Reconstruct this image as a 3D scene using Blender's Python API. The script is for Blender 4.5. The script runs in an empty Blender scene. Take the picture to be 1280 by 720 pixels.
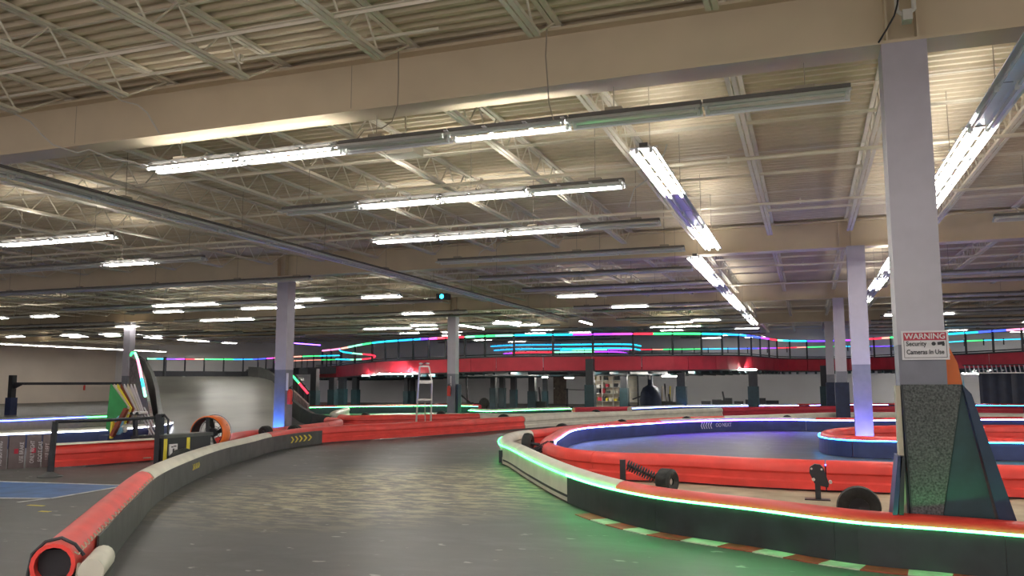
import bpy, bmesh, math, random
from mathutils import Vector, Matrix
rnd = random.Random(7)
SC = bpy.context.scene
COL = SC.collection
# ------------------------------------------------------------------ camera
EYE = Vector((0.0, 0.0, 1.55))
FPX = 1036.0
VX = Vector((0.94242249, -0.04006037, -0.3320166))     # world X seen in camera axes (right, down, forward)
VY = Vector((0.33441806, 0.10665225, 0.93637058))
VZ = Vector((-0.00210103, -0.99348904, 0.11390839))
cam = bpy.data.objects.new('camera', bpy.data.cameras.new('camera'))
COL.objects.link(cam)
cam.data.sensor_width = 36.0
cam.data.lens = FPX / 1280 * 36
cam.data.clip_end = 300
m3 = Matrix(((VX.x, -VX.y, -VX.z), (VY.x, -VY.y, -VY.z), (VZ.x, -VZ.y, -VZ.z)))
cam.matrix_world = Matrix.Translation(EYE) @ m3.to_4x4()
SC.camera = cam
def ray(px, py):
    d = Vector((px - 640, py - 360, FPX))
    return Vector((VX.dot(d), VY.dot(d), VZ.dot(d)))
def at(px, py, z=0.0):                                   # where a sight line meets a level
    d = ray(px, py); return EYE + d * ((z - 1.55) / d.z)
def aty(px, py, y):
    d = ray(px, py); return EYE + d * (y / d.y)
def atd(px, py, dep):                                    # point at a given distance along the view axis
    return EYE + ray(px, py) * (dep / FPX)
# ------------------------------------------------------------------ world and exposure
SC.view_settings.view_transform = 'Standard'
SC.view_settings.look = 'None'
SC.view_settings.exposure = 1.08
SC.view_settings.gamma = 1.0
SC.view_settings.use_curve_mapping = False
W = bpy.data.worlds.new('hall_ambient'); SC.world = W; W.use_nodes = True
W.node_tree.nodes['Background'].inputs[0].default_value = (1.0, 0.90, 0.88, 1)
W.node_tree.nodes['Background'].inputs[1].default_value = 0.60
SC.cycles.use_denoising = True
SC.cycles.max_bounces = 6
SC.cycles.diffuse_bounces = 4
SC.cycles.glossy_bounces = 3
SC.cycles.sample_clamp_indirect = 6.0
TUBE_POWER = 26.0
LED_POWER = 6.0
# ------------------------------------------------------------------ materials
def mat(name, col, rough=0.6, metal=0.0, var=0.08, scale=6.0, bump=0.0, spec=0.5, stretch=None, detail=3):
    m = bpy.data.materials.new(name); m.use_nodes = True
    nt = m.node_tree; b = nt.nodes['Principled BSDF']
    b.inputs['Roughness'].default_value = rough; b.inputs['Metallic'].default_value = metal
    b.inputs['Specular IOR Level'].default_value = spec
    tc = nt.nodes.new('ShaderNodeTexCoord'); mp = nt.nodes.new('ShaderNodeMapping')
    nt.links.new(tc.outputs['Object'], mp.inputs[0])
    if stretch: mp.inputs['Scale'].default_value = stretch
    n = nt.nodes.new('ShaderNodeTexNoise'); n.inputs['Scale'].default_value = scale; n.inputs['Detail'].default_value = detail
    nt.links.new(mp.outputs[0], n.inputs['Vector'])
    r = nt.nodes.new('ShaderNodeValToRGB')
    r.color_ramp.elements[0].position = .3; r.color_ramp.elements[1].position = .7
    r.color_ramp.elements[0].color = tuple(c * (1 - var) for c in col) + (1,)
    r.color_ramp.elements[1].color = tuple(min(1, c * (1 + var)) for c in col) + (1,)
    nt.links.new(n.outputs[0], r.inputs[0]); nt.links.new(r.outputs[0], b.inputs['Base Color'])
    if bump:
        bp = nt.nodes.new('ShaderNodeBump'); bp.inputs['Strength'].default_value = bump; bp.inputs['Distance'].default_value = .02
        nt.links.new(n.outputs[0], bp.inputs['Height']); nt.links.new(bp.outputs[0], b.inputs['Normal'])
    return m
def glow(name, col, power):
    m = bpy.data.materials.new(name); m.use_nodes = True
    b = m.node_tree.nodes['Principled BSDF']
    b.inputs['Base Color'].default_value = tuple(col) + (1,)
    b.inputs['Emission Color'].default_value = tuple(col) + (1,)
    b.inputs['Emission Strength'].default_value = power
    return m
M = dict(
    steel=mat('painted_steel_cream', (.74, .68, .56), .5, var=.05, scale=3),
    deckm=mat('painted_roof_deck', (.66, .565, .41), .6, var=.10, scale=.6),
    girder=mat('painted_girder', (.66, .56, .40), .45, var=.05, scale=1.5),
    colw=mat('column_white_violet_cast', (.47, .445, .505), .5, var=.04),  # white paint with the violet LED cast mixed into its colour
    colg=mat('column_grey_paint', (.19, .195, .235), .5, var=.08),
    wall=mat('wall_paint', (.72, .63, .54), .8, var=.06, scale=.4),
    wallb=mat('back_wall_paint', (.75, .75, .77), .8, var=.06, scale=.4),
    red=mat('red_plastic', (.72, .055, .042), .42, var=.12, scale=3),
    dred=mat('dark_red_panel', (.50, .022, .045), .5, var=.12, scale=2),
    white=mat('white_plastic', (.62, .59, .49), .45, var=.10, scale=3),
    skirt=mat('grey_rubber_skirt', (.062, .064, .062), .5, var=.25, scale=4, bump=.15),
    bskirt=mat('navy_rubber_skirt', (.022, .036, .11), .5, var=.2, scale=4),
    black=mat('black_steel', (.018, .020, .026), .45, var=.2),
    navy=mat('navy_vinyl', (.010, .025, .065), .45, var=.2, scale=3, bump=.1),
    pad=mat('navy_column_pad', (.012, .022, .06), .6, var=.2),
    teal=mat('dark_teal_paint', (.015, .045, .055), .5, var=.2),
    rubber=mat('tyre_rubber', (.018, .020, .018), .7, var=.3, scale=20, bump=.3),
    chrome=mat('reflector_metal', (.74, .76, .78), .30, .55, var=.04, scale=4),
    dsteel=mat('fixture_housing_dark', (.13, .125, .115), .5, .3, var=.1),
    galv=mat('galvanised', (.55, .55, .52), .4, .8, var=.1, scale=15),
    carpet=mat('grey_speckled_carpet', (.095, .095, .10), .95, var=.6, scale=60, bump=.5, detail=5),
    orange=mat('orange_enamel', (.80, .16, .02), .4, var=.06),
    green=mat('green_paint', (.03, .24, .07), .5, var=.1),
    yellow=mat('yellow_paint', (.72, .58, .05), .5, var=.1),
    pink=mat('faded_pink_wood', (.30, .20, .20), .7, var=.35, scale=8),
    lilac=mat('pale_board', (.52, .47, .50), .6, var=.1),
    beige=mat('beige_board', (.50, .44, .34), .6, var=.1),
    brown=mat('dark_red_wood', (.17, .035, .015), .6, var=.3),
    blue=mat('blue_floor_paint', (.045, .13, .34), .5, var=.3, scale=3),
    lineW=mat('white_line_paint', (.60, .60, .58), .6, var=.2, scale=8),
    kred=mat('kerb_red_paint', (.34, .030, .022), .5, var=.4, scale=6),
    kwhite=mat('kerb_white_paint', (.55, .53, .46), .5, var=.3, scale=6),
    signw=mat('sign_white', (.66, .64, .66), .35, var=.02),
    signr=mat('sign_red', (.42, .018, .045), .35, var=.03),
    ink=mat('sign_ink', (.02, .02, .025), .5, var=.05),
    panel=mat('grey_barrier_board', (.15, .12, .12), .6, var=.12),
    ramp=mat('worn_ramp_steel', (.21, .207, .19), .34, .25, var=.25, scale=.6, bump=.05, stretch=(1, 1, 3)),
    wood=mat('weathered_plywood', (.16, .13, .11), .8, var=.3, scale=5),
    cable=mat('white_cable', (.62, .60, .55), .5, var=.05),
    dcable=mat('grey_cable', (.34, .29, .22), .6, var=.05),
    alum=mat('aluminium', (.70, .68, .62), .35, .5, var=.05),
    skin_blue=mat('pale_blue_card', (.18, .42, .60), .5, var=.05),
    dome=mat('dark_blue_cover', (.012, .02, .05), .7, var=.2),
    socket=mat('lampholder_white', (.7, .7, .68), .5, var=.03),
)
M['tube_on'] = glow('lit_fluorescent_tube', (1.0, .965, .90), TUBE_POWER)
M['tube_off'] = mat('unlit_fluorescent_tube', (.62, .62, .62), .25, var=.03)
M['far_glow'] = glow('small_lit_lamp', (1.0, .95, .86), 150)
LEDC = dict(green=(.05, 1, .22), mint=(.25, 1, .55), cyan=(.02, .62, 1), sky=(.02, .38, 1), blue=(.05, .10, 1), indigo=(.16, .05, 1),
            violet=(.45, .06, .95), magenta=(.95, .08, .75), pink=(1, .25, .45), red=(1, .03, .06), coral=(1, .35, .25), white=(.85, .88, 1), iceblue=(.20, .30, 1))
def led(c, k=1.0):
    key = f'led_{c}_{k}'
    if key not in M: M[key] = glow('led_' + c, LEDC[c], LED_POWER * k)
    return M[key]
# floor paint with worn streaks
def floor_mat():
    m = bpy.data.materials.new('worn_painted_concrete'); m.use_nodes = True
    nt = m.node_tree; L = nt.links; b = nt.nodes['Principled BSDF']; N = nt.nodes.new
    tc = N('ShaderNodeTexCoord')
    def noise(scale, sc, rot, det=5, ro=.6):
        mp = N('ShaderNodeMapping'); mp.inputs['Scale'].default_value = sc; mp.inputs['Rotation'].default_value = (0, 0, rot)
        L.new(tc.outputs['Object'], mp.inputs[0])
        n = N('ShaderNodeTexNoise'); n.inputs['Scale'].default_value = scale; n.inputs['Detail'].default_value = det; n.inputs['Roughness'].default_value = ro
        L.new(mp.outputs[0], n.inputs['Vector']); return n.outputs[0]
    def ramp(v, p0, p1, c0=(0, 0, 0, 1), c1=(1, 1, 1, 1)):
        r = N('ShaderNodeValToRGB'); r.color_ramp.elements[0].position = p0; r.color_ramp.elements[1].position = p1
        r.color_ramp.elements[0].color = c0; r.color_ramp.elements[1].color = c1
        L.new(v, r.inputs[0]); return r.outputs[0]
    def mix(f, a, c):
        x = N('ShaderNodeMix'); x.data_type = 'RGBA'
        if isinstance(f, float): x.inputs[0].default_value = f
        else: L.new(f, x.inputs[0])
        for i, v in ((6, a), (7, c)):
            if isinstance(v, tuple): x.inputs[i].default_value = v
            else: L.new(v, x.inputs[i])
        return x.outputs[2]
    def mul(a, c):
        x = N('ShaderNodeMath'); x.operation = 'MULTIPLY'
        for i, v in ((0, a), (1, c)):
            if isinstance(v, float): x.inputs[i].default_value = v
            else: L.new(v, x.inputs[i])
        return x.outputs[0]
    big = noise(.35, (1, 1, 1), 0)
    base = mix(ramp(big, .35, .65), (.046, .045, .043, 1), (.080, .077, .074, 1))
    swirl = noise(.9, (.8, 1.7, 1), -.5, 7, .65)
    base = mix(mul(ramp(swirl, .50, .66), .45), base, (.15, .145, .135, 1))
    # worn spots plus a painted-in yellowish reflection, a little wider than long
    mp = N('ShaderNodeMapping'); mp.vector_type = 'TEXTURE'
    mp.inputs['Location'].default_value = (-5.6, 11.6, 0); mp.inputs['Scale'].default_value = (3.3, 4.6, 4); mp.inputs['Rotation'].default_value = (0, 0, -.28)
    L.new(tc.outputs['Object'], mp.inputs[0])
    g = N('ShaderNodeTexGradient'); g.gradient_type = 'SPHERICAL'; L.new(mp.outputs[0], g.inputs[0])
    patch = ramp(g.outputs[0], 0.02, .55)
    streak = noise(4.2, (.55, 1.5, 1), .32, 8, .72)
    wear_and_sheen = mul(patch, ramp(streak, .46, .57))
    base = mix(wear_and_sheen, base, (.36, .315, .190, 1))
    flecks = noise(3.4, (1, 1.8, 1), .35, 3, .5)
    base = mix(mul(ramp(flecks, .675, .71), .7), base, (.38, .36, .32, 1))
    L.new(base, b.inputs['Base Color'])
    rr = N('ShaderNodeMapRange'); rr.inputs[3].default_value = .30; rr.inputs[4].default_value = .62
    L.new(swirl, rr.inputs[0]); L.new(rr.outputs[0], b.inputs['Roughness'])
    bp = N('ShaderNodeBump'); bp.inputs['Strength'].default_value = .12; bp.inputs['Distance'].default_value = .01
    L.new(streak, bp.inputs['Height']); L.new(bp.outputs[0], b.inputs['Normal'])
    return m
M['dskirt'] = mat('rubber_skirt_green_cast', (.026, .036, .038), .45, var=.25, scale=4, bump=.15)  # darker copy of the skirt, green LED cast put into the colour
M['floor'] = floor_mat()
# ------------------------------------------------------------------ mesh helpers
class MB:
    def __init__(s): s.v = []; s.f = []
    def quadbox(s, c8):
        i = len(s.v); s.v += [tuple(c) for c in c8]
        for q in ((0, 3, 2, 1), (4, 5, 6, 7), (0, 1, 5, 4), (1, 2, 6, 5), (2, 3, 7, 6), (3, 0, 4, 7)): s.f.append(tuple(i + k for k in q))
        return s
    def box(s, x0, x1, y0, y1, z0, z1):
        return s.quadbox([(x0, y0, z0), (x1, y0, z0), (x1, y1, z0), (x0, y1, z0), (x0, y0, z1), (x1, y0, z1), (x1, y1, z1), (x0, y1, z1)])
    def bar(s, a, b, w, h, up=(0, 0, 1)):
        a = Vector(a); b = Vector(b); d = (b - a).normalized(); up = Vector(up)
        if abs(d.dot(up)) > .98: up = Vector((0, 1, 0))
        r = d.cross(up).normalized() * w / 2; u = r.cross(d).normalized() * h / 2
        return s.quadbox([a - r - u, a + r - u, b + r - u, b - r - u, a - r + u, a + r + u, b + r + u, b - r + u])
    def tube(s, pts, r, n=6, cap=True, closed=False):
        pts = [Vector(p) for p in pts]; i0 = len(s.v); K = len(pts)
        rs = r if isinstance(r, (list, tuple)) else [r] * K
        up = Vector((0, 0, 1)); prev = None
        for k, p in enumerate(pts):
            if closed: d = (pts[(k + 1) % K] - pts[k - 1]).normalized()
            else: d = (pts[min(k + 1, K - 1)] - pts[max(k - 1, 0)]).normalized()
            if prev is None:
                u = up if abs(d.dot(up)) < .95 else Vector((1, 0, 0))
                x = d.cross(u).normalized()
            else:
                x = (prev - d * prev.dot(d)).normalized()
            prev = x; y = d.cross(x)
            for j in range(n):
                a = 2 * math.pi * j / n; s.v.append(tuple(p + (x * math.cos(a) + y * math.sin(a)) * rs[k]))
        for k in range(K if closed else K - 1):
            for j in range(n):
                a = i0 + k * n; b2 = i0 + ((k + 1) % K) * n
                s.f.append((a + j, a + (j + 1) % n, b2 + (j + 1) % n, b2 + j))
        if cap and not closed:
            s.f.append(tuple(i0 + j for j in reversed(range(n)))); s.f.append(tuple(i0 + (K - 1) * n + j for j in range(n)))
        return s
    def cyl(s, a, b, r, n=12, r2=None): return s.tube([a, b], [r, r if r2 is None else r2], n)
    def lathe(s, prof, n=20, axis='z', c=(0, 0, 0)):
        i0 = len(s.v); K = len(prof)
        for r, h in prof:
            for j in range(n):
                a = 2 * math.pi * j / n; x, y = r * math.cos(a), r * math.sin(a)
                p = (x, y, h) if axis == 'z' else ((x, h, y) if axis == 'y' else (h, x, y))
                s.v.append((p[0] + c[0], p[1] + c[1], p[2] + c[2]))
        for k in range(K - 1):
            for j in range(n): s.f.append((i0 + k * n + j, i0 + k * n + (j + 1) % n, i0 + (k + 1) * n + (j + 1) % n, i0 + (k + 1) * n + j))
        return s
    def prism(s, poly, a, b):      # poly of 3D points at a-side; offset vector b
        i = len(s.v); n = len(poly); b = Vector(b)
        s.v += [tuple(Vector(p) + Vector(a)) for p in poly] + [tuple(Vector(p) + Vector(a) + b) for p in poly]
        s.f.append(tuple(i + k for k in reversed(range(n)))); s.f.append(tuple(i + n + k for k in range(n)))
        for k in range(n): s.f.append((i + k, i + (k + 1) % n, i + n + (k + 1) % n, i + n + k))
        return s
    def sweep(s, pts, nrm, prof, close=True, caps=True):   # prof of (n, z) offsets
        i0 = len(s.v); P = len(prof)
        for p, n in zip(pts, nrm):
            for (o, z) in prof: s.v.append((p.x + n.x * o, p.y + n.y * o, p.z + z))
        for k in range(len(pts) - 1):
            for j in range(P if close else P - 1):
                a = i0 + k * P; s.f.append((a + j, a + (j + 1) % P, a + P + (j + 1) % P, a + P + j))
        if caps and close:
            s.f.append(tuple(i0 + j for j in reversed(range(P)))); s.f.append(tuple(i0 + (len(pts) - 1) * P + j for j in range(P)))
        return s
    def mesh(s, name, m=None, smooth=False):
        me = bpy.data.meshes.new(name); me.from_pydata(s.v, [], s.f); me.update()
        bm = bmesh.new(); bm.from_mesh(me); bmesh.ops.recalc_face_normals(bm, faces=bm.faces); bm.to_mesh(me); bm.free()
        if m: me.materials.append(M[m] if isinstance(m, str) else m)
        if smooth:
            me.polygons.foreach_set('use_smooth', [True] * len(me.polygons))
            try: me.set_sharp_from_angle(angle=math.radians(40))
            except Exception: pass
        return me
    def obj(s, name, m, parent=None, smooth=False, label=None):
        o = bpy.data.objects.new(name, s.mesh(name, m, smooth)); COL.objects.link(o)
        if parent: o.parent = parent; o.matrix_parent_inverse = parent.matrix_basis.inverted()
        if label: o['label'] = label
        return o
def inst(name, me, parent, loc=(0, 0, 0), rz=0):
    o = bpy.data.objects.new(name, me); COL.objects.link(o); o.location = loc; o.rotation_euler = (0, 0, rz); o.parent = parent
    return o
def root(name, label, cat, loc=(0, 0, 0), group=None, rz=0):
    o = bpy.data.objects.new(name, None); COL.objects.link(o); o.location = loc; o.rotation_euler = (0, 0, rz); o.empty_display_size = .2
    o['label'] = label; o['category'] = cat
    if group: o['group'] = group
    return o
def tag(o, label, cat, group=None):
    o['label'] = label; o['category'] = cat
    if group: o['group'] = group
    return o
def struct(name, mb, m, parent=None):
    o = mb.obj(name, m, parent); o['kind'] = 'structure'; return o
def text(name, body, size, loc, rot, m, parent, align='CENTER', sx=1.0, bold=0.0):
    c = bpy.data.curves.new(name, 'FONT'); c.body = body; c.size = size; c.align_x = align; c.align_y = 'CENTER'
    c.extrude = .0015; c.offset = bold; c.resolution_u = 3
    o = bpy.data.objects.new(name, c); COL.objects.link(o); bpy.context.view_layer.update()
    me = bpy.data.meshes.new_from_object(o.evaluated_get(bpy.context.evaluated_depsgraph_get())); bpy.data.objects.remove(o)
    me.materials.clear(); me.materials.append(M[m]); o = bpy.data.objects.new(name, me); COL.objects.link(o)
    mw = Matrix.Translation(loc) @ (rot.to_matrix().to_4x4() if hasattr(rot, 'to_matrix') else rot) @ Matrix.Diagonal((sx, 1, 1, 1))
    o.matrix_world = mw
    o.parent = parent; o.matrix_parent_inverse = parent.matrix_basis.inverted()
    return o
ORD = ['first', 'second', 'third', 'fourth', 'fifth', 'sixth', 'seventh', 'eighth', 'ninth', 'tenth', 'eleventh', 'twelfth', 'thirteenth',
       'fourteenth', 'fifteenth', 'sixteenth', 'seventeenth', 'eighteenth', 'nineteenth', 'twentieth']
ORD += ['twenty-first', 'twenty-second', 'twenty-third', 'twenty-fourth', 'twenty-fifth', 'twenty-sixth', 'twenty-seventh', 'twenty-eighth', 'twenty-ninth', 'thirtieth',
        'thirty-first', 'thirty-second', 'thirty-third', 'thirty-fourth', 'thirty-fifth']
def ordn(k): return ORD[k - 1]
# ================================================================== SETTING
GY = [8.3, 20.7, 33.3, 45.8]                 # girder lines
BACK = 60.0; LEFT = -60.0; RIGHT = 26.0; NEAR = -5.0
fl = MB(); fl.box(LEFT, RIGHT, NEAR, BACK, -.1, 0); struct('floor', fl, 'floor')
ck = MB(); prof = []; y = NEAR
while y < BACK:
    prof += [(y, 5.44), (y + .055, 5.44), (y + .085, 5.485), (y + .155, 5.485), (y + .185, 5.44)]; y += .185
i0 = 0
for (yy, z) in prof:
    ck.v += [(LEFT, yy, z), (RIGHT, yy, z)]
for k in range(len(prof) - 1): ck.f.append((2 * k, 2 * k + 1, 2 * k + 3, 2 * k + 2))
struct('ceiling', ck, 'deckm')
rf = MB(); rf.box(LEFT, RIGHT, NEAR, BACK, 5.5, 5.6); struct('ceiling', rf, 'deckm')
w = MB(); w.box(LEFT - .2, LEFT, NEAR, BACK + .2, 0, 5.6); struct('wall_left', w, 'wall')
w = MB(); w.box(LEFT, RIGHT, BACK, BACK + .2, 0, 5.6); struct('wall_back', w, 'wallb')
# ---- girders
GN = ['nearest deep painted steel girder spanning the hall over the big column', 'second painted roof girder, resting on the mid-hall columns',
      'third painted roof girder farther down the hall', 'fourth painted roof girder above the raised track']
for gi, g in enumerate(GY):
    t = root('roof_girder', GN[gi], 'girder', (0, g, 4.72))
    b = MB(); b.box(LEFT, RIGHT, g - .008, g + .008, 4.75, 5.37); b.obj('web_plate', 'girder', t)
    b = MB(); b.box(LEFT, RIGHT, g - .19, g + .19, 4.72, 4.75); b.obj('bottom_flange', 'girder', t)
    b = MB(); b.box(LEFT, RIGHT, g - .15, g + .15, 5.345, 5.375); b.obj('top_flange', 'girder', t)
    for cx in (.95, -14.5):
        for dx in (-.13, .13):
            b = MB(); b.box(cx + dx - .008, cx + dx + .008, g - .17, g - .009, 4.75, 5.345); b.obj('stiffener_plate', 'girder', t)
    if gi == 0:
        for jx in (-10.9, -9.2, -4.95, 3.3):
            b = MB(); b.box(jx - .004, jx + .004, g - .0095, g - .008, 4.75, 5.345); b.obj('web_seam', 'dcable', t)
# ---- joists
def joist_mesh(Ln):
    tc = MB(); bc = MB(); e = .85
    for sx in (-.035, .035):
        tc.box(sx - .028, sx + .028, 0.0, Ln, 5.405, 5.438)
        bc.box(sx - .026, sx + .026, e, Ln - e, 4.985, 4.995); bc.box(sx + (.02 if sx > 0 else -.026), sx + (.026 if sx > 0 else -.02), e, Ln - e, 4.985, 5.03)
    pts = []; n = int(round((Ln - 2 * e) / .36)); n += n % 2; st = (Ln - 2 * e) / n
    for k in range(n + 1): pts.append((0, e + k * st, 5.0 if k % 2 == 0 else 5.41))
    segs = [((0, .18, 5.41), pts[0])] + [(pts[k], pts[k + 1]) for k in range(n)] + [(pts[-1], (0, Ln - .18, 5.41))]
    return tc, bc, segs
bays = [(NEAR + .1, 8.3, -9, 3), (8.3, 20.7, -17, 4), (20.7, 33.3, -26, 6), (33.3, 45.8, -33, 9), (45.8, BACK - .05, -34, 10)]
BAYN = ['in front of the nearest girder', 'beyond the nearest girder', 'beyond the second girder', 'beyond the third girder', 'in the farthest bay']
for bi, (y0, y1, k0, k1) in enumerate(bays):
    Ln = y1 - y0; tc, bc, segs = joist_mesh(Ln)
    mt = tc.mesh('top_chord', 'steel'); mb_ = bc.mesh('bottom_chord', 'steel')
    if bi >= 2:
        wb = MB()
        for a, b in segs: wb.cyl(a, b, .012, 4)
        mw = wb.mesh('web_rods', 'steel')
    else:
        rodA = {}
        for a, b in segs:
            d = tuple(round(b[i] - a[i], 3) for i in range(3))
            if d not in rodA: rodA[d] = MB().cyl((0, 0, 0), d, .0125, 5).mesh('web_rod', 'steel')
    bear = MB(); bear.box(-.06, .06, 0, .12, 5.375, 5.405); bear.box(-.06, .06, Ln - .12, Ln, 5.375, 5.405); mbe = bear.mesh('bearing_seat', 'steel')
    for k in range(k0, k1 + 1):
        where = 'on the big column line' if k == 0 else f"{ordn(abs(k))} {'left' if k < 0 else 'right'} of the big column"
        lab = f"cream open-web roof joist, {where}, {BAYN[bi]}"; grp = 'open web roof joists'
        t = root('roof_joist', lab, 'joist', (1.02 + 1.71 * k, y0, 0), grp)
        inst('top_chord', mt, t); inst('bottom_chord', mb_, t); inst('bearing_seat', mbe, t)
        if bi >= 2:
            o = inst('web_rods', mw, t); o['kind'] = 'stuff'
        else:
            for a, b in segs:
                d = tuple(round(b[i] - a[i], 3) for i in range(3)); inst('web_rod', rodA[d], t, a)
# ---- bridging angles and pipes along X
n = 0
for bi, (y0, y1, k0, k1) in enumerate(bays):
    ys = {0: (3.4, 6.43), 1: (11.1, 14.0, 17.1), 2: (23.7, 26.9, 30.1), 3: (36.4, 39.5, 42.6), 4: (49, 52.5, 56)}[bi]
    for yy in ys:
        xa, xb = 1.02 + 1.71 * k0, 1.02 + 1.71 * k1
        b = MB(); b.box(xa, xb, yy - .02, yy + .02, 5.032, 5.04); b.box(xa, xb, yy + .014, yy + .02, 5.0, 5.04)
        b.box(xa, xb, yy - .02, yy + .02, 5.39, 5.396)
        o = b.obj('bridging_angle', 'steel')
        tag(o, f"horizontal bridging angle tying the joists, {ORD[n]} one from the camera", 'bridging', 'bridging angles'); n += 1
for (yy, z, xa, xb, r, nm) in ((7.6, 5.30, -14, -3.5, .02, 'running just before the nearest girder'), (12.6, 4.93, -9, 8, .03, 'between the first two light rows'),
                               (16.0, 4.93, -20, 12, .028, 'crossing mid ceiling'), (24.5, 4.9, -40, 14, .03, 'beyond the second girder'),
                               (29.0, 4.9, -40, 14, .03, 'far down the ceiling')):
    b = MB().cyl((xa, yy, z), (xb, yy, z), r, 8)
    for x in range(int(xa), int(xb), 4): b.box(x - .015, x + .015, yy - .035, yy + .035, z - .035, z + .06)
    tag(b.obj('ceiling_conduit', 'steel', smooth=True), f'cream ceiling conduit {nm}', 'pipe')
# ---- columns
def column(cx, cy, label, pad=False, w=.19, paint=1.95):
    t = root('support_column', label, 'column', (cx, cy, 0))
    MB().box(cx - w, cx + w, cy - w, cy + w, paint, 4.665).obj('upper_shaft', 'colw', t)
    MB().box(cx - w + .002, cx + w - .002, cy - w + .002, cy + w - .002, 0, paint).obj('lower_shaft', 'colg', t, label='grey painted lower part')
    if pad:
        MB().box(cx - w - .05, cx + w + .05, cy - w - .05, cy + w + .05, 0.02, 1.55).obj('crash_pad', 'pad', t, label='navy crash pad wrapped round the base')
    return t
C1 = column(.955, 8.29, 'big white and grey column in the foreground with the warning sign', paint=1.88)
C2 = column(1.15, 20.5, 'slim white column standing inside the small red island, lower part violet-lit')
C3 = column(1.17, 33.0, 'white column with a navy pad, behind the slim column', pad=True)
C4 = column(1.1, 45.6, 'farthest column right of centre, mostly hidden behind the padded one', pad=True)
L1 = column(-14.55, 20.9, 'column beside the steel ramp with a blue-lit foot')
L2 = column(-14.45, 33.1, 'white column beside the white ladder, mid hall', pad=False)
L3 = column(-32.3, 33.1, 'white column behind the leaning boards at left')
# column extras
b = MB(); b.box(-14.18, -14.12, 32.85, 33.25, .05, 1.5); tag(b.obj('crash_mat', 'pad'), 'narrow navy mat on the side of the ladder column', 'mat')
def extinguisher(x, y, z, label):
    t = root('fire_extinguisher', label, 'extinguisher', (x, y, z))
    MB().lathe([(0, 0), (.07, 0), (.08, .02), (.08, .36), (.05, .42), (.02, .44), (0, .44)], 14, c=(x, y, z)).obj('cylinder_body', 'red', t, True)
    b = MB(); b.box(x - .02, x + .02, y - .02, y + .02, z + .44, z + .5); b.bar((x, y, z + .5), (x + .1, y, z + .54), .02, .012); b.obj('valve_handle', 'black', t)
    MB().tube([(x + .03, y, z + .47), (x + .11, y, z + .42), (x + .12, y - .02, z + .25), (x + .1, y - .02, z + .08)], .012, 6).obj('hose', 'black', t)
    return t
extinguisher(-14.22, 20.75, .95, 'red fire extinguisher on the column beside the steel ramp')
extinguisher(-14.5, 32.78, 1.0, 'red fire extinguisher on the column beside the white ladder')
extinguisher(LEFT + .12, 56.5, 1.0, 'small red fire extinguisher on the far left wall')
b = MB(); b.box(-14.30, -14.24, 20.66, 20.69, 1.35, 1.85); tag(b.obj('column_sign', 'signw'), 'narrow white sign on the column beside the steel ramp', 'sign')
b = MB(); b.box(-14.49, -14.43, 32.885, 32.905, 1.35, 1.85); tag(b.obj('column_sign', 'signw'), 'narrow white sign on the column beside the white ladder', 'sign')
b = MB(); b.box(.94, 1.02, 7.93, 8.05, 4.85, 4.95); b.cyl((.9, 7.98, 5.35), (.9, 7.98, 4.95), .02, 8); b.cyl((1.04, 7.98, 5.35), (1.04, 7.98, 4.95), .02, 8)
b.tube([(.9, 7.98, 4.96), (.97, 7.98, 4.9), (1.04, 7.98, 4.96)], .02, 8)
tag(b.obj('conduit_loop', 'cable', smooth=True), 'white conduit loop above the big column head', 'conduit')
tag(MB().tube([(.93, 7.95, 5.2), (.9, 7.93, 5.0), (.87, 7.93, 4.9), (.8, 7.93, 4.78), (.73, 7.97, 4.68)], .009, 6).obj('black_cable', 'black'), 'black cable hanging beside the top of the big column', 'cable')
# ---- warning sign
sg = root('warning_sign', 'red and white WARNING Security Cameras In Use sign on the big column', 'sign', (.99, 8.09, 1.92))
MB().box(.795, 1.17, 8.082, 8.092, 1.795, 2.05).obj('sign_plate', 'signw', sg)
b = MB(); x0, x1, z0, z1 = .812, 1.153, 1.812, 2.034
for (a, c, d, e) in ((x0, x1, z0, z0 + .004), (x0, x1, z1 - .004, z1), (x0, x0 + .004, z0, z1), (x1 - .004, x1, z0, z1)): b.box(a, c, 8.0795, 8.0825, d, e)
b.obj('printed_border', 'ink', sg)
MB().box(x0, x1, 8.079, 8.083, 1.965, 2.034).obj('header_band', 'signr', sg)
RF = Matrix.Rotation(math.radians(90), 4, 'X')
text('lettering', 'WARNING', .068, Vector((.983, 8.077, 1.999)), RF, 'signw', sg, sx=.98, bold=.001)
text('lettering', 'Security', .058, Vector((.83, 8.077, 1.935)), RF, 'ink', sg, 'LEFT', .86, .001)
text('lettering', 'Cameras In Use', .058, Vector((.83, 8.077, 1.862)), RF, 'ink', sg, 'LEFT', .80, .001)
b = MB(); b.lathe([(0, 0), (.017, 0), (.017, .004), (0, .004)], 14, 'y', (1.05, 8.076, 1.935)); b.bar((1.08, 8.078, 1.935), (1.135, 8.078, 1.943), .004, .026); b.box(1.115, 1.135, 8.076, 8.08, 1.915, 1.93)
b.obj('camera_emblem', 'ink', sg)
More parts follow.
